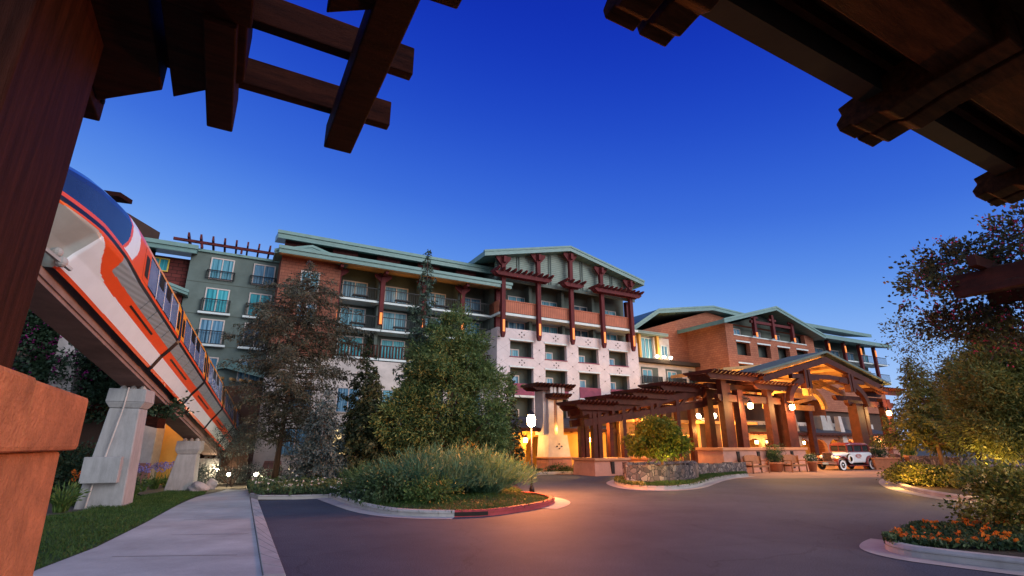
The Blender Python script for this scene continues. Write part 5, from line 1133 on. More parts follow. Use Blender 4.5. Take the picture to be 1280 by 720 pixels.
# path lights and boulder
for i, (px, py, Y, lab) in enumerate(((245, 589, 24.5, 'small glowing path light beside the second pylon'), (272, 587, 27.5, 'small glowing path light furthest back against the brown wall'), (286, 593, 25.0, 'small glowing path light right where the path ends'), (320, 593, 25.5, 'small glowing path light below the pale buttress'), (428, 602, 24.0, 'small glowing ground light under the blue-grey conifer'))):
    p = at(px, py, Y); z0 = gh(p.x, p.y)
    t = thing('path_light', lab, 'path light', (p.x, p.y, z0), 0, 'path lights among the planting')
    mb = MB(); mb.lathe((p.x, p.y, z0), [(.03, 0), (.03, p.z - z0 - .06)], 8); mb.build('post', M_BLACK, t)
    mb = MB(); mb.ball((p.x, p.y, p.z), (.085, .085, .085)); mb.build('lamp', E_WHITE, t, True)
    mb = MB(); mb.lathe((p.x, p.y, p.z + .088), [(.13, 0), (.03, .06)], 10); mb.build('cap', M_BLACK, t)
    lamp('glow', t, (p.x, p.y - .17, p.z), 60, (1, .80, .52), .06)
def rock(name, label, pos, r, seed):
    bm = bmesh.new(); bmesh.ops.create_icosphere(bm, subdivisions=3, radius=1); q = np.random.default_rng(seed); ph = q.uniform(0, 6, 6)
    for v in bm.verts:
        c = v.co; k = 1 + .16*math.sin(3*c.x + ph[0])*math.cos(2.5*c.y + ph[1]) + .1*math.sin(5*c.z + 4*c.x + ph[2]); v.co = Vector((c.x*r[0]*k, c.y*r[1]*k, c.z*r[2]*k))
    me = bpy.data.meshes.new(name); bm.to_mesh(me); bm.free(); me.materials.append(M_ROCK); o = bpy.data.objects.new(name, me); COL.objects.link(o); o.location = pos; return tag(o, label, 'boulder')
p = gp(247, 614); rock('boulder', 'larger pale boulder on the lawn edge by the second pylon', (p[0], p[1], gh(*p) + .12), (.42, .3, .26), 3)
p = gp(263, 611); rock('boulder', 'smaller boulder leaning on the pale boulder at the lawn edge', (p[0], p[1], gh(*p) + .15), (.22, .2, .26), 5)

# ------------------------------------------------------------------ foreground pergola we stand under (left) and eaves (right)
g = thing('timber_pergola', 'dark foreground timber pergola on terracotta stone pier at far left', 'pergola', W(-1.2, 3.6), TH)
cs, cd = -2.83*CU + 3.5*SU, 2.83*SU + 3.5*CU           # outer corner of the cap stone
mb = MB(True); mb.frustum(cs - 1.45, cs - .04, cd - 2.55, cd - .04, -.1, cs - 1.40, cs - .07, cd - 2.5, cd - .07, 1.56); pier = mb.build('stone_pier', M_PIER, g, bevel=.02)
mb = MB(True); mb.box(cs - 1.5, cs, cd - 1.2, cd, 1.565, 1.9); mb.build('cap_stone', M_PIER, pier, bevel=.025)
mb = MB(True); mb.box(cs - 1.5, cs + .012, cd - 2.6, cd - 1.215, 1.565, 1.905); mb.build('cap_stone', M_PIER, pier, bevel=.025)
ps, pd_ = cs - .335, cd - .335
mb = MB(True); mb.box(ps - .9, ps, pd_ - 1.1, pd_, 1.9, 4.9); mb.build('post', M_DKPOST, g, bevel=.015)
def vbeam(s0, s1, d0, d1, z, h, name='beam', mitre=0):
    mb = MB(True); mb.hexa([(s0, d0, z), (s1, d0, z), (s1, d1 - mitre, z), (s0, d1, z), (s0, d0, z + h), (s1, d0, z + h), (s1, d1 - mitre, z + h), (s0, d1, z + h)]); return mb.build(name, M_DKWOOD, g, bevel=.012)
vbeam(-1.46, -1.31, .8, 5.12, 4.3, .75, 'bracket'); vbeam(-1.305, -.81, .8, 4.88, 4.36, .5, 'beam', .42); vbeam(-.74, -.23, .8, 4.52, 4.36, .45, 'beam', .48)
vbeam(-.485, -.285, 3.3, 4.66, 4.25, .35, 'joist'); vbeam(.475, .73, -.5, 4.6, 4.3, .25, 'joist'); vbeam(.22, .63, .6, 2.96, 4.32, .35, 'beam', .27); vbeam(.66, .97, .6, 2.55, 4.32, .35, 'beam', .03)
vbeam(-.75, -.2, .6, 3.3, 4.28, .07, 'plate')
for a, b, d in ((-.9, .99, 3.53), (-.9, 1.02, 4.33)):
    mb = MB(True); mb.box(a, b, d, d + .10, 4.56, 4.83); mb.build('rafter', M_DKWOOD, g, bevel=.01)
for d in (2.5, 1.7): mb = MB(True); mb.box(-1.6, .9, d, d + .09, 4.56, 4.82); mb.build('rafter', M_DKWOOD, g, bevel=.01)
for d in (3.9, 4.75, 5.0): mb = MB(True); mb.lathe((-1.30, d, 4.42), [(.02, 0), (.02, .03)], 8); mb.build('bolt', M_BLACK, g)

g = thing('porch_eaves', 'dark timber eaves with paired notched outriggers across the top right', 'roof', W(5, 1.2, 0), TH)
mb = MB(True); mb.box(-.5, 12, 1.72, 1.9, 4.5, 4.82); mb.build('fascia', M_SOFFIT, g)
mb = MB(True); mb.box(-.5, 12, -1.5, 1.72, 4.83, 4.9); mb.build('roof_deck', M_EAVES, g)
mb = MB(True); mb.prism([(-.6, 2.0, 4.83), (-.6, 2.0, 4.93), (-.6, -2.2, 5.7), (-.6, -2.2, 5.6)], (12.8, 0, 0)); mb.build('roof_covering', M_SLATE, g)
for d0, d1, z, h in ((.98, 1.38, 4.42, .40), (.0, .25, 4.36, .46), (-1.0, -.7, 4.4, .42)): mb = MB(True); mb.box(-.5, 12, d0, d1, z, z + h); mb.build('beam', M_EAVES, g, bevel=.015)
for d in (1.45, 1.60): mb = MB(True); mb.box(-.5, 12, d, d + .06, 4.66, 4.80); mb.build('purlin', M_EAVES, g)
for s0 in (1.87, 4.57, 7.27, 9.97):
    for k in (0, .30):
        a = s0 + k; dt = 2.14
        prof = [(a, .9, 4.40), (a, 1.42, 4.36), (a, 1.72, 4.30), (a, 1.80, 4.34), (a, 1.98, 4.31), (a, 2.02, 4.35), (a, dt - .02, 4.33), (a, dt, 4.42), (a, dt - .06, 4.48), (a, dt - .04, 4.56), (a, 1.75, 4.64), (a, .9, 4.80)]
        mb = MB(True); mb.prism(prof, (.25, 0, 0)); mb.build('outrigger', M_EAVES, g, bevel=.012)
# pergola frame on the right that carries the bougainvillea
g = thing('flower_pergola', 'brown timber pergola frame overgrown with bougainvillea at the right edge', 'pergola', W(11.4, 2.5), TH)
for s, d1, z in ((11.45, 3.99, 4.15), (12.6, 3.9, 4.15), (13.9, 3.8, 4.15)): mb = MB(True); mb.box(s - .09, s + .09, -1.5, d1, z, z + .40); mb.build('beam', M_TIMBER, g, bevel=.01)
for d in (.0, 1.2, 2.4, 3.5): mb = MB(True); mb.box(11.0, 16, d - .06, d + .06, 4.56, 4.75); mb.build('rafter', M_TIMBER, g)
for s, d in ((12.3, 3.2), (12.3, -.6)): mb = MB(True); mb.box(s - .12, s + .12, d - .12, d + .12, 0, 4.15); mb.build('post', M_TIMBER, g)
# ------------------------------------------------------------------ foliage
def leaf_mesh(name, P, T, L, Wd, mat, parent=None, origin=None, up_bias=0.0, droop=0.0):
    """One mesh of many small folded leaves: centres P, axes T, length L, width Wd (arrays)."""
    n = len(P); P = np.asarray(P, float); T = np.asarray(T, float); T /= (np.linalg.norm(T, axis=1, keepdims=True) + 1e-9)
    T[:, 2] -= droop; T /= (np.linalg.norm(T, axis=1, keepdims=True) + 1e-9)
    r = rng.normal(size=(n, 3)); r[:, 2] += up_bias; S = np.cross(T, r); S /= (np.linalg.norm(S, axis=1, keepdims=True) + 1e-9)
    L = np.broadcast_to(np.asarray(L, float).reshape(-1, 1), (n, 1)); Wd = np.broadcast_to(np.asarray(Wd, float).reshape(-1, 1), (n, 1))
    v = np.stack([P - T*L*.5, P + S*Wd*.5 - T*L*.05, P + T*L*.5, P - S*Wd*.5 - T*L*.05], 1).reshape(-1, 3)
    if parent is not None: mw = MW[parent.name]
    else: mw = Matrix.Translation(origin)
    inv = np.array(mw.inverted()); v = v @ inv[:3, :3].T + inv[:3, 3]
    me = bpy.data.meshes.new(name); me.vertices.add(4*n); me.vertices.foreach_set('co', v.ravel().astype(np.float32))
    me.loops.add(4*n); me.loops.foreach_set('vertex_index', np.arange(4*n, dtype=np.int32)); me.polygons.add(n)
    me.polygons.foreach_set('loop_start', np.arange(0, 4*n, 4, dtype=np.int32)); me.polygons.foreach_set('loop_total', np.full(n, 4, dtype=np.int32))
    me.update(); me.validate(); me.materials.append(mat); o = bpy.data.objects.new(name, me); COL.objects.link(o)
    if parent is not None: o.parent = parent
    else: o.location = origin
    return o
def conifer(label, base, H, Rmax, mat, bark, nb=70, first=.08, droop=.35, rise=.1, dens=26, L=.16, Wd=.03, profile=None, name='conifer_tree', trunk_r=None, lean=(0, 0), gaps=.0, sub=1.0):
    t = thing(name, label, 'tree', base); b = np.array(base, float); tr_ = trunk_r or H*.012
    mb = MB(); ks = 7; pts = [(b[0] + lean[0]*(i/ks)**1.5 + rng.normal(0, .03), b[1] + lean[1]*(i/ks)**1.5 + rng.normal(0, .03), b[2] + H*.985*i/ks) for i in range(ks + 1)]
    mb.tube(pts, [tr_*(1.25 if i == 0 else 1)*(1 - i/ks*.93) for i in range(ks + 1)], 9)
    PP, TT_ = [], []
    profile = profile or (lambda f: (1 - f)**.75*(.55 + .45*min(1, f/.15)))
    for i in range(nb):
        f = first + (1 - first)*((i + rng.uniform(0, 1))/nb)
        ln = Rmax*max(.05, profile(f))*rng.uniform(.6, 1.15); az = i*2.399 + rng.uniform(-.5, .5)
        if rng.uniform() < gaps: ln *= .45
        j = f*ks; q = int(min(j, ks - 1)); p0 = np.array(pts[q])*(1 - (j - q)) + np.array(pts[q + 1])*(j - q)
        dr = np.array([math.cos(az), math.sin(az), 0]); sd_ = np.array([-dr[1], dr[0], 0]); bow = rng.uniform(-.15, .15)
        def pos(u): return p0 + dr*ln*u + sd_*ln*bow*u*u + np.array([0, 0, ln*(rise*u - droop*u*u + .12*droop*u**4)])
        if ln > .25: mb.tube([tuple(pos(u)) for u in (0, .33, .66, 1)], [tr_*.28*min(1, ln/1.5), tr_*.2*min(1, ln/1.5), tr_*.12*min(1, ln), .004], 5, cap=False)
        k = max(3, int(ln*dens*sub/3))
        for _ in range(k):
            u = rng.uniform(.12, 1.0)**.8; sg = rng.choice((-1, 1)); l2 = ln*.42*(1.05 - u)*rng.uniform(.4, 1.2) + .12
            tw = dr*rng.uniform(.1, .9) + sd_*sg*rng.uniform(.2, 1.1) + np.array([0, 0, rng.uniform(-.95, .55) - droop*.35]); tw /= np.linalg.norm(tw); q0 = pos(u)
            m_ = max(3, int(l2*24)); s = np.linspace(.05, 1, m_)
            PP.append(q0 + tw*l2*s[:, None] + np.array([0, 0, -1])*(droop*.35*l2*s**2)[:, None] + rng.normal(0, .05, (m_, 3)))
            TT_.append(np.broadcast_to(tw, (m_, 3)) + rng.normal(0, .45, (m_, 3)))
    PP = np.concatenate(PP); TT_ = np.concatenate(TT_)
    mb.build('trunk', bark, t, True); leaf_mesh('crown', PP, TT_, 1.5*L*rng.uniform(.6, 1.4, len(PP)), 2.1*Wd*rng.uniform(.6, 1.4, len(PP)), mat, t, droop=.25); return t
def clumps(c, r, n_cl, per, cl_r, shell=.55, flat=0.0, power=None, noise=.25, zmin=None):
    """Leaf points in clumps filling an uneven ellipsoid."""
    ph = rng.uniform(0, 6.28, 8); P, T = [], []
    for _ in range(n_cl):
        d = rng.normal(size=3); d /= np.linalg.norm(d); k = (shell + (1 - shell)*rng.uniform()**.6)
        bump = 1 + noise*(math.sin(3*d[0] + ph[0]) * math.sin(3*d[1] + ph[1]) + .8*math.sin(5*d[2] + 4*d[0] + ph[2]))
        q = np.array(c) + d*np.array(r)*k*bump
        m_ = int(per*rng.uniform(.5, 1.5)); g_ = rng.normal(size=(m_, 3))*cl_r*rng.uniform(.6, 1.3)*np.array([1, 1, .75])
        P.append(q + g_); T.append(d*.6 + g_/cl_r*.4 + rng.normal(0, .5, (m_, 3)))
    P = np.concatenate(P); T = np.concatenate(T)
    if zmin is not None: k = P[:, 2] > zmin; P, T = P[k], T[k]
    return P, T
def stems(mb, base, tips, r0, wob=.08):
    b = np.array(base, float)
    for tip in tips:
        tip = np.array(tip, float); a = b + (tip - b)*.35 + rng.normal(0, wob, 3); c = b + (tip - b)*.7 + rng.normal(0, wob, 3); mb.tube([tuple(b), tuple(a), tuple(c), tuple(tip)], [r0, r0*.7, r0*.45, r0*.15], 6, cap=False)
def bushy_tree(label, base, lobes, mat, bark, leaf, trunk_r=.1, name='leafy_tree', fork=.45, per=26, droop=0.0, cl_r=.16, trunk_lean=(0, 0), zmin=None):
    t = thing(name, label, 'tree', base); P, T = [], []; mb = MB(); b = np.array(base, float)
    zc = min(l[0][2] for l in lobes); fk = b + np.array([trunk_lean[0], trunk_lean[1], max(.25, (zc - b[2])*fork*1.3)])
    mb.tube([tuple(b - [0, 0, .1]), tuple((b + fk)/2 + rng.normal(0, .02, 3)), tuple(fk)], [trunk_r*1.3, trunk_r, trunk_r*.85], 9)
    for c, r, n_cl in lobes:
        p, q = clumps(c, r, n_cl, per, cl_r, zmin=zmin); P.append(p); T.append(q)
        tips = [np.array(c) + rng.normal(size=3)*np.array(r)*.45 for _ in range(4)]; stems(mb, fk, tips, trunk_r*.5)
    P = np.concatenate(P); T = np.concatenate(T); mb.build('trunk', bark, t, True)
    leaf_mesh('crown', P, T, leaf[0]*rng.uniform(.6, 1.35, len(P)), leaf[1]*rng.uniform(.6, 1.35, len(P)), mat, t, droop=droop); return t
def shrub(label, c, r, n_cl, per, cl_r, leaf, mat, name='shrub', cat='shrub', group=None, flowers=None, z0=0.0, shell=.35, droop=0, up=0.0, label_f=None):
    t = thing(name, label, cat, (c[0], c[1], z0), 0, group)
    P, T = clumps(c, r, n_cl, per, cl_r, shell, zmin=z0 + .02); T[:, 2] += up
    leaf_mesh('foliage', P, T, leaf[0]*rng.uniform(.6, 1.35, len(P)), leaf[1]*rng.uniform(.6, 1.35, len(P)), mat, t, droop=droop)
    mb = MB(); stems(mb, (c[0], c[1], z0), [np.array(c) + rng.normal(size=3)*np.array(r)*.5 for _ in range(7)], .025); mb.build('stem', M_BARK, t, True)
    if flowers:
        n, sz, fm = flowers; k = rng.choice(len(P), n); d = P[k] - np.array(c); d /= (np.linalg.norm(d/np.array(r), axis=1, keepdims=True) + 1e-6)
        Q = np.array(c) + d*rng.uniform(.85, 1.08, (n, 1)); Q = np.repeat(Q, 5, 0) + rng.normal(0, sz*.5, (n*5, 3)); Q = Q[Q[:, 2] > z0]
        leaf_mesh('flower', Q, rng.normal(size=Q.shape), sz, sz*.8, fm, t)['kind'] = 'stuff'
    return t
F_RED = leafmat('rusty_conifer_foliage', [(.024, .029, .017), (.062, .062, .038), (.105, .088, .058), (.065, .088, .048)], .2)
F_SPR = leafmat('spruce_foliage', [(.020, .040, .030), (.05, .085, .055), (.085, .11, .06)], .15)
F_OLV = leafmat('olive_conifer_foliage', [(.022, .05, .018), (.066, .115, .036), (.135, .178, .055), (.20, .205, .07)], .2)
F_BLU = leafmat('blue_conifer_foliage', [(.03, .042, .04), (.085, .11, .10), (.16, .19, .17)], .15)
F_DRK = leafmat('dark_conifer_foliage', [(.014, .024, .012), (.045, .06, .025), (.10, .09, .03)], .2)
F_GRY = leafmat('grey_willow_foliage', [(.02, .058, .030), (.05, .13, .066), (.09, .19, .105), (.135, .245, .14)], .25)
F_LIM = leafmat('citrus_foliage', [(.06, .09, .01), (.16, .19, .02), (.30, .31, .03)], .3)
F_BGV = leafmat('bougainvillea_foliage', [(.012, .028, .014), (.03, .06, .03), (.055, .085, .045)], .2)
F_BGR = leafmat('dusky_bougainvillea_foliage', [(.035, .024, .016), (.065, .06, .025), (.14, .15, .045)], .25)
F_HED = leafmat('variegated_hedge_foliage', [(.02, .04, .01), (.07, .10, .02), (.22, .21, .04), (.42, .37, .13)], .25, nscale=2)
F_OLD = leafmat('right_tree_foliage', [(.03, .045, .012), (.10, .115, .025), (.20, .185, .04), (.29, .24, .06)], .2)
F_GRD = leafmat('groundcover_foliage', [(.02, .045, .02), (.05, .09, .035), (.12, .16, .06)], .2, nscale=2)
F_GRS = leafmat('lawn_grass', [(.02, .05, .01), (.045, .095, .018), (.085, .13, .03)], .25, nscale=1.2)
F_STR = leafmat('strap_leaf_foliage', [(.03, .06, .015), (.07, .13, .03), (.15, .20, .05)], .25)
C_MAG = leafmat('magenta_bracts', [(.20, .01, .12), (.42, .03, .25)], .3); C_ORG = leafmat('orange_petals', [(.60, .10, .01), (.85, .25, .02)], .2); C_PUR = leafmat('violet_petals', [(.14, .13, .42), (.30, .28, .62)], .3)
C_PNK = leafmat('pink_bracts', [(.40, .03, .08), (.60, .08, .16)], .3); C_WHT = leafmat('white_petals', [(.55, .55, .5), (.8, .8, .75)], .3); C_CRM = leafmat('cream_petals', [(.55, .42, .16), (.8, .68, .36)], .3)

# trees of the left island, back to front
q = gp(535, 600); conifer('tall thin grey-green spruce whose tip rises above the hotel eaves', (-4.5, 25.8, 0), 11.75, 2.2, F_SPR, M_BARK, nb=120, droop=.45, rise=.12, dens=40, L=.15, Wd=.035, profile=lambda f: (1 - f)**.85*.95 + .04, gaps=.25)
conifer('rust brown feathery conifer, the tallest tree beside the parking bay', (-10.55, 24.3, 0), 10.6, 2.7, F_RED, M_BARK, nb=165, first=.16, droop=.30, rise=.18, dens=44, L=.11, Wd=.022, profile=lambda f: .45 + .75*math.sin(min(1, (f - .1)/.72)*math.pi*.62) if f < .82 else (1 - f)/.18*.95*.85 + .08, gaps=.4, trunk_r=.13, lean=(.35, 0))
conifer('dark slender conifer between the rust tree and the dense olive tree', (-7.4, 26.2, 0), 7.0, 1.6, F_DRK, M_BARK, nb=120, droop=.3, dens=46, L=.14, Wd=.035)
conifer('short blue-grey conifer lit from below beside the rust tree trunk', (-8.0, 22.6, 0), 3.9, 1.75, F_BLU, M_BARK, nb=110, droop=.35, rise=.08, dens=44, L=.12, Wd=.025)
conifer('low dark conifer under the dense olive tree on its left', (-6.3, 23.4, 0), 5.0, 1.9, F_DRK, M_BARK, nb=110, droop=.3, dens=46, L=.13, Wd=.035)
bushy_tree('broad dense olive green tree behind the grassy grey shrubs', (-2.6, 23.6, 0), [((-3.2, 23.8, 3.3), (1.85, 1.5, 2.5), 520), ((-1.35, 23.9, 3.0), (1.3, 1.2, 2.4), 330), ((-4.7, 23.6, 2.4), (1.4, 1.2, 1.8), 260), ((-3.0, 24, 6.0), (.95, .9, 1.7), 200), ((-2.0, 24, 5.4), (.85, .8, 1.4), 130), ((-4.0, 24, 5.0), (.9, .8, 1.3), 120)], F_OLV, M_BARK, (.19, .055), .13, per=46, cl_r=.19)
conifer('dark upright tree showing right of the dense olive tree', (-.1, 26.2, 0), 5.1, .9, F_DRK, M_BARK, nb=80, droop=-.15, rise=.35, dens=30, L=.13, Wd=.05)
shrub('pale grey-green bush at the train tail left of the rust tree', (-12.6, 24.6, 1.8), (1.15, .9, .8), 110, 34, .2, (.10, .03), F_BLU, z0=-.2)
# grassy grey shrubs on the island
def wisp(label, x, y, r, h, n, mat=F_GRY, z0=.1, leaf=(.30, .02), group='wispy grey shrubs on the island'):
    t = thing('wispy_shrub', label, 'shrub', (x, y, z0), 0, group); P, T = [], []; mb = MB()
    for _ in range(n):
        az = rng.uniform(0, 6.28); rr = rng.uniform(0, 1)**.6; ln = h*rng.uniform(.55, 1.1)*(1 - .25*rr); d = np.array([math.cos(az)*rr*r*.9, math.sin(az)*rr*r*.75, ln]); k = 16; s = np.linspace(.15, 1, k)[:, None]
        p = np.array([x, y, z0]) + np.array([math.cos(az), math.sin(az), 0])*.25*r*rr + d*s + np.array([math.cos(az), math.sin(az), 0])*(r*.35*rr)*s**2 - np.array([0, 0, 1])*(h*.22*rr)*s**3
        P.append(p + rng.normal(0, .035, (k, 3))); T.append(d/ln*1.0 + rng.normal(0, .42, (k, 3)))
    P = np.concatenate(P); T = np.concatenate(T); leaf_mesh('foliage', P, T, leaf[0]*rng.uniform(.6, 1.3, len(P)), leaf[1]*rng.uniform(.7, 1.4, len(P)), mat, t)
    stems(mb, (x, y, z0), [(x + rng.normal(0, r*.3), y + rng.normal(0, r*.3), z0 + h*.6) for _ in range(8)], .015, .03); mb.build('stem', M_BARK, t, True); return t
wisp('largest wispy grey-green shrub in the middle of the island', -2.55, 16.9, 1.4, 1.55, 640)
wisp('wispy grey shrub nearest the street lamp', -.85, 17.5, 1.2, 1.4, 560)
wisp('wispy grey shrub between the middle shrub and the lamp shrub', -1.6, 17.9, 1.1, 1.55, 440)
wisp('small olive wispy shrub on the left end of the island', -4.0, 17.0, 1.0, 1.15, 340, F_OLV)
shrub('round green shrub against the pale kerb left of the wispy shrubs', (-3.55, 15.1, .5), (.75, .6, .5), 90, 30, .13, (.10, .05), F_GRD, z0=.08)
shrub('low yellow-green shrub in front of the wispy shrubs', (-2.25, 14.9, .35), (.75, .55, .35), 80, 30, .12, (.09, .04), F_STR, z0=.08)
# low ground cover with small flowers
def cover(name, label, poly, n, h, leaf, mat, z0, cat='ground cover', flowers=None):
    x = [p[0] for p in poly]; y = [p[1] for p in poly]; pts = []
    pa = np.array(poly); 
    def inside(px, py):
        c = np.zeros(len(px), bool); j = len(pa) - 1
        for i in range(len(pa)):
            xi, yi, xj, yj = *pa[i], *pa[j]
            c ^= ((yi > py) != (yj > py)) & (px < (xj - xi)*(py - yi)/(yj - yi + 1e-12) + xi); j = i
        return c
    out = np.zeros((0, 2))
    while len(out) < n:
        q = np.stack([rng.uniform(min(x), max(x), n*2), rng.uniform(min(y), max(y), n*2)], 1); out = np.concatenate([out, q[inside(q[:, 0], q[:, 1])]])
    out = out[:n]; g_ = np.array([gh(a, b) for a, b in out]); f = .6 + .4*np.sin(out[:, 0]*2.1)*np.cos(out[:, 1]*1.7)
    P = np.column_stack([out, g_ + z0 + h*f*rng.uniform(.15, 1, n)]); T = rng.normal(size=(n, 3)); T[:, 2] = np.abs(T[:, 2]) + .4
    o = leaf_mesh(name, P, T, leaf[0]*rng.uniform(.6, 1.4, n), leaf[1]*rng.uniform(.6, 1.4, n), mat, None, Vector((out[:, 0].mean(), out[:, 1].mean(), z0))); tag(o, label, cat, kind='stuff')
    if flowers:
        k, sz, fm, flab = flowers; idx = rng.choice(n, k); Q = P[idx].copy(); Q[:, 2] = g_[idx] + z0 + h*f[idx]*rng.uniform(.95, 1.15, k); Q = np.repeat(Q, 6, 0) + rng.normal(0, sz*.38, (k*6, 3))*[1, 1, .6]
        o2 = leaf_mesh('flowers', Q, rng.normal(size=Q.shape), sz, sz*.75, fm, None, Vector((out[:, 0].mean(), out[:, 1].mean(), z0))); tag(o2, flab, 'flowers', kind='stuff')
    return o
cover('ground_cover', 'low leafy ground cover behind the parking bay kerb', far_kerb + isl_s[1:8] + G((500, 612), (430, 604), (330, 605), (308, 613)), 15000, .34, (.10, .055), F_GRD, .08, flowers=(170, .05, C_WHT, 'tiny pale flowers over the ground cover by the parking bay'))
cover('grass', 'short dry grass on the island inside the red kerb', isl_s[5:] + isl_red[1:] + G((640, 612), (560, 612), (480, 620)), 16000, .10, (.11, .012), F_GRS, .08, 'grass')
cover('grass', 'mown lawn grass beside the concrete path', lawn_poly, 60000, .075, (.085, .011), F_GRS, .0, 'grass')
cover('grass', 'mown grass on the middle island in front of the stone planter', midbed, 22000, .09, (.11, .018), F_GRS, .10, 'grass')
cover('flowers', 'small yellow flowers at the tip of the middle island', mid[-14:-2] + G((790, 606)), 1500, .22, (.07, .05), F_HED, .1, 'flowers')
x0, y0 = W(16, 26.7)[:2]
for i, (s, lab) in enumerate(((13.4, 'low clipped hedge under the first ochre arches behind the lamp'), (15.4, 'low clipped hedge left of the gate tower base'), (17.6, 'low clipped hedge directly below the gate tower'), (19.4, 'low clipped hedge between gate tower and pergola pedestal'))):
    c = W(s, 26.35, .22); shrub(lab, tuple(c), (1.0, .45, .24), 90, 26, .1, (.09, .05), F_GRD, 'hedge', 'hedge', 'hedges below the arcade')
# round citrus tree in the planter
tb = at(828, 582, 23.0)
bushy_tree('round yellow-green citrus tree glowing above the stone planter', (tb.x, 23.0, .55), [((6.35, 23.0, 1.75), (1.15, 1.0, .72), 330), ((6.3, 23, 2.3), (.75, .7, .42), 110), ((5.55, 23, 1.55), (.5, .5, .45), 60), ((7.1, 23, 1.55), (.5, .5, .42), 60)], F_LIM, M_BARKP, (.12, .07), .06, per=26, cl_r=.11)
lamp('tree_uplight', None, (6.3, 21.8, .85), 38, (1, .80, .22), .1)
# potted plants
for (t, x, y), (rr, hh, mt, fl, lab) in zip(POTS, (((.5, .5), .55, F_GRD, None, 'clipped dark bush in the round pot between the left benches'), ((.32, .3), .22, F_GRD, (60, .06, C_WHT), 'pale flowers in the small pot beside the car'), ((.75, .5), .5, F_BGV, None, 'boxy dark hedge in the terracotta trough behind the car'), ((.35, .35), .3, F_STR, None, 'leafy plant in the tall jar by the right bench'))):
    z = {0: .55, 1: .62, 2: .75, 3: .9}[POTS.index((t, x, y))]; shrub(lab, (x, y, z + hh*.75), (rr[0], rr[1], hh), 90, 24, .09, (.08, .05), mt, 'potted_plant', 'plant', flowers=fl, z0=z - .03, shell=.2)
p = at(972, 583, 34.6)
shrub('tall dark clipped shrub against the canopy pedestal', (p.x - .3, 34.4, 1.0), (.55, .5, .85), 110, 26, .1, (.08, .05), F_BGV, 'shrub', 'shrub', z0=.05)

# left garden
bushy = shrub('dark flowering hedge with magenta bracts beneath the monorail nose', (-14.9, 17.4, 4.1), (1.9, .9, .75), 300, 44, .22, (.13, .08), F_BGV, 'bougainvillea', 'climber', flowers=(190, .075, C_MAG), z0=3.0)
shrub('dark flowering hedge hanging behind the first pylon cap', (-12.9, 17.6, 3.1), (1.5, .9, .7), 230, 44, .22, (.13, .08), F_BGV, 'bougainvillea', 'climber', flowers=(25, .07, C_MAG), z0=2.2)
shrub('upright magenta bougainvillea top beside the dark post', (-16.0, 17.0, 5.3), (1.0, .8, .8), 150, 40, .2, (.13, .08), F_BGV, 'bougainvillea', 'climber', flowers=(170, .075, C_MAG), z0=4.2)
shrub('shadowy green shrub mass under the flowering hedge', (-13.4, 16.9, .7), (1.7, .8, .9), 150, 34, .2, (.12, .06), F_BGV, z0=-.1)
def strap(label, x, y, r, h, n, mat=F_STR, flowers=None, name='strap_leaf_plant', group='strap leaved plants in the left bed'):
    z0 = gh(x, y); t = thing(name, label, 'plant', (x, y, z0), 0, group); P, T, LL = [], [], []
    for _ in range(n):
        az = rng.uniform(0, 6.28); o = rng.uniform(0, r*.5); ln = h*rng.uniform(.7, 1.2); e = rng.uniform(.3, 1.1); k = 5
        d = np.array([math.cos(az), math.sin(az), 0]); pts = [np.array([x, y, z0]) + d*o*.6 + d*ln*e*.5*(s**1.3) + np.array([0, 0, ln*(s - .55*e*s*s)]) for s in np.linspace(0, 1, k)]
        for a, b in zip(pts, pts[1:]): P.append((a + b)/2); T.append(b - a); LL.append(np.linalg.norm(b - a)*1.25)
    leaf_mesh('foliage', np.array(P), np.array(T), np.array(LL), .035, mat, t)
    if flowers:
        n, sz, hh, fm = flowers; Q = []; mb = MB()
        for _ in range(n):
            c = np.array([x + rng.normal(0, r*.5), y + rng.normal(0, r*.4), z0 + hh*rng.uniform(.8, 1.12)]); mb.tube([(x + (c[0] - x)*.6, y + (c[1] - y)*.6, z0 + .1), tuple(c)], .006, 4, cap=False)
            g_ = rng.normal(size=(26, 3)); g_ /= np.linalg.norm(g_, axis=1, keepdims=True); leaf_mesh('flower', c + g_*sz, rng.normal(size=g_.shape), sz*.8, sz*.5, fm, t)
        mb.build('flower_stem', F_STR, t)
    return t
for (px, py, r, h, n, fl, lab) in ((95, 632, .5, .75, 150, (10, .055, .85, C_ORG), 'orange flowered plant at the foot of the stone pier'), (118, 628, .4, .7, 110, (8, .055, .78, C_ORG), 'orange flowered plant left of the pylon cabinet'), (75, 640, .5, .8, 140, None, 'grassy strap plant nearest the stone pier'),
        (176, 614, .5, .62, 130, (11, .085, .95, C_PUR), 'violet agapanthus right behind the first pylon'), (192, 611, .5, .62, 130, (12, .085, .95, C_PUR), 'violet agapanthus in the middle of its bed'), (208, 609, .5, .6, 120, (9, .085, .92, C_PUR), 'violet agapanthus nearest the second pylon'), (165, 622, .35, .55, 90, None, 'yellow-green strap plant against the first pylon'), (140, 612, .4, .6, 90, (5, .07, .95, C_PUR), 'violet flowered plant showing left of the pylon cabinet')):
    x, y = gp(px, py); strap(lab, x, y, r, h, n, flowers=fl)
for i, (px, Y, lab) in enumerate(((262, 26.5, 'pale low bush around the path lights, left of the path end'), (300, 27, 'pale low bush below the buttress by the path lights'), (345, 26, 'pale lit bush under the rust tree, left of its trunk'), (398, 24.8, 'pale lit bush between the trunk and the blue conifer'))):
    p = at(px, 595, Y); z = gh(p.x, p.y); shrub(lab, (p.x, p.y, z + .4), (.95, .7, .45), 80, 26, .14, (.10, .04), F_BLU, 'shrub', 'shrub', z0=z, flowers=(60, .04, C_WHT))
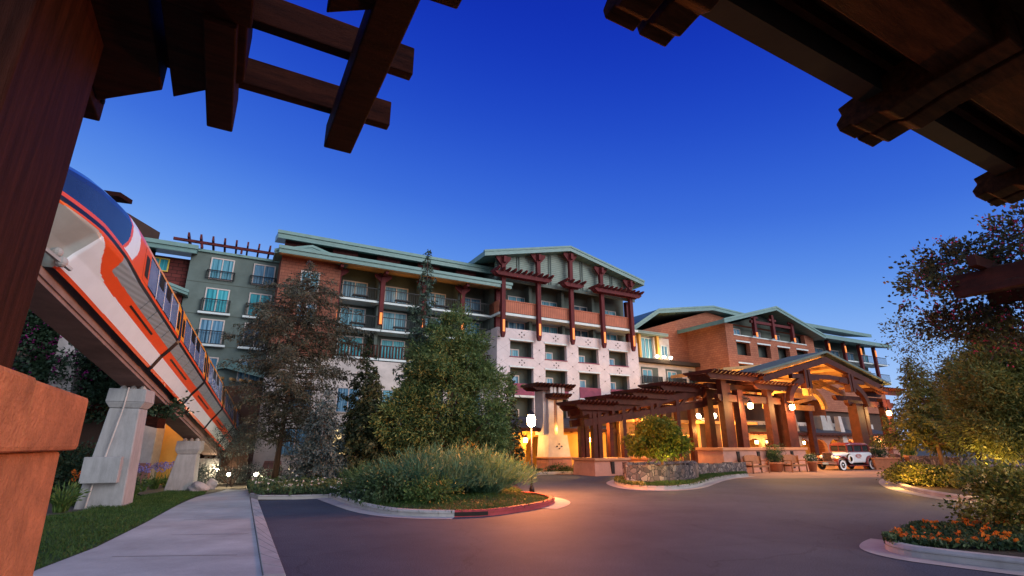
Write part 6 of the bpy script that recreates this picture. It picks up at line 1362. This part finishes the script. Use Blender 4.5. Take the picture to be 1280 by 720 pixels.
lamp('tree_uplight', None, (-9.6, 23.2, .35), 22, (1, .75, .42), .08)
lamp('tree_uplight', None, (-6.9, 24.6, .6), 40, (1, .50, .10), .08)

# right garden
conifer('loose feathery conifer in front of the canopy right posts', (17.0, 21.3, .05), 5.1, 2.8, F_OLD, M_BARKP, nb=140, first=.30, droop=.22, rise=.22, dens=46, L=.11, Wd=.025, profile=lambda f: (1 - f)**.85, trunk_r=.11, lean=(-.5, 0), gaps=.15)
conifer('second feathery conifer behind, reaching over the hedge', (19.6, 22.6, .05), 5.5, 2.7, F_OLD, M_BARK, nb=140, first=.24, droop=.2, rise=.25, dens=46, L=.12, Wd=.028, profile=lambda f: (1 - f)**.6, trunk_r=.1)
bushy_tree('big dense olive tree at the right edge above the hedge', (14.9, 15.4, .05), [((14.4, 15.4, 2.9), (1.35, 1.2, 1.45), 420), ((15.9, 15.7, 3.1), (1.5, 1.3, 1.7), 320), ((14.1, 15.4, 2.0), (1.0, 1.0, .75), 170), ((15.2, 15.6, 4.1), (1.0, 1.0, .75), 140), ((16.4, 15.8, 1.9), (1.2, 1.1, .75), 120)], F_OLD, M_BARK, (.15, .035), .09, per=60, cl_r=.19, zmin=1.0)
bushy_tree('thin twiggy tree with few reddish leaves against the sky at right', (17.0, 19.4, .05), [((15.6, 19.3, 5.3), (1.0, .8, 1.2), 40), ((16.8, 19.4, 5.5), (1.1, .9, 1.2), 42), ((14.9, 19.2, 5.4), (.6, .6, 1.0), 22), ((18.2, 19.4, 5.0), (1.0, .9, 1.0), 30)], F_BGR, M_BARK, (.10, .06), .035, per=16, cl_r=.18, fork=.3)
hx = [(gp(1128, 602), .42, .36), (gp(1155, 608), .45, .40), (gp(1185, 612), .5, .42), (gp(1215, 613), .5, .45), (gp(1250, 617), .5, .48)]
for i, ((x, y), r, h) in enumerate(hx):
    shrub(('variegated hedge shrub at the tip of the right kerb', 'variegated hedge shrub second from the right kerb tip', 'variegated hedge shrub below the leaning conifer trunk', 'variegated hedge shrub in front of the plaster wall', 'variegated hedge shrub near the right picture edge')[i], (x + (.9 if i == 0 else .5), y + (.6 if i == 0 else .9), .32), (.85 if i == 0 else 1.3, .75 if i == 0 else 1.1, h), 260, 30, .12, (.095, .058), F_HED, 'hedge_shrub', 'shrub', 'variegated hedge shrubs along the right kerb', (110, .045, C_CRM), .08)
shrub('large variegated bush beside the marigolds at the right edge', (9.0, 9.45, .62), (1.12, 1.0, .62), 450, 34, .13, (.075, .042), F_HED, 'hedge_shrub', 'shrub', flowers=(160, .04, C_CRM), z0=.09)
shrub('second variegated bush filling the right edge behind the first', (11.9, 10.6, .6), (1.4, 1.0, .6), 300, 30, .15, (.08, .045), F_HED, 'hedge_shrub', 'shrub', flowers=(120, .045, C_CRM), z0=.09)
cover('flower_bed_foliage', 'dark leafy marigold foliage in the right kerbed bed', rb2[2:18] + [(8.5, 8.0), (8.4, 10.5)], 9000, .24, (.075, .04), F_GRD, .10, flowers=(80, .062, C_ORG, 'orange marigold heads in the right kerbed bed'))
tag(MB().box(19.6, 27, 17.6, 18.0, 0, 1.05).build('garden_wall', M_PINK), 'low ochre plaster wall behind the hedge at right', 'wall')
lamp('garden_light', None, (14.9, 20.6, .7), 170, (1, .50, .10), .1)
lamp('garden_light', None, (13.4, 15.2, .9), 120, (1, .62, .18), .1)
lamp('garden_light', None, (8.0, 8.9, 1.9), 22, (1, .66, .26), .15)  # warm lamp added above the near bush to brighten it, no fixture
# bougainvillea over the right pergola
t = thing('bougainvillea', 'dusky bougainvillea with pink bracts trailing over the right pergola', 'climber', (8.6, 8.6, 4.5)); P, T = [], []
for c, r, n_ in (((8.6, 9.3, 4.9), (.9, .7, .35), 70), ((9.6, 8.2, 5.2), (1.2, 1.0, .5), 120), ((9.0, 9.9, 3.95), (.9, .6, .35), 60), ((10.2, 9.8, 3.8), (1.0, .6, .4), 60), ((7.7, 9.2, 4.4), (.45, .5, .4), 16), ((9.0, 9.6, 4.3), (.7, .5, .5), 30)):
    p, q = clumps(c, r, int(n_*1.3), 26, .13); P.append(p); T.append(q)
P = np.concatenate(P); T = np.concatenate(T); leaf_mesh('foliage', P, T, .085*rng.uniform(.6, 1.3, len(P)), .055*rng.uniform(.6, 1.3, len(P)), F_BGR, t)
k = rng.choice(len(P), 480); Q = np.repeat(P[k] + rng.normal(0, .10, (480, 3)), 4, 0) + rng.normal(0, .025, (1920, 3)); leaf_mesh('flower', Q, rng.normal(size=Q.shape), .05, .04, C_PNK, t)['kind'] = 'stuff'
mb = MB(); stems(mb, (10.4, 7.6, 4.6), [(7.7, 9.3, 4.6), (8.2, 8.9, 5.1), (9.0, 9.4, 5.4), (8.1, 8.0, 4.2), (7.6, 9.0, 4.1)], .02); mb.build('stem', M_BARK, t)

# trees beyond the right-hand garden
for i, (x, y, h, lab) in enumerate(((33, 31, 4.6, 'distant dark tree just right of the far balcony wing'), (40, 34, 5.4, 'distant dark tree behind the garden at the right edge'), (37, 26, 4.0, 'lower distant tree between the garden wall and the far wing'), (47, 33, 6.0, 'furthest dark tree beyond the right garden'))):
    bushy_tree(lab, (x, y, 0), [((x, y, h*.6), (2.6, 2.4, h*.38), 150), ((x + 1.5, y + .5, h*.5), (2.0, 1.8, h*.3), 80)], F_DRK, M_BARK, (.34, .14), .2, per=26, cl_r=.4)
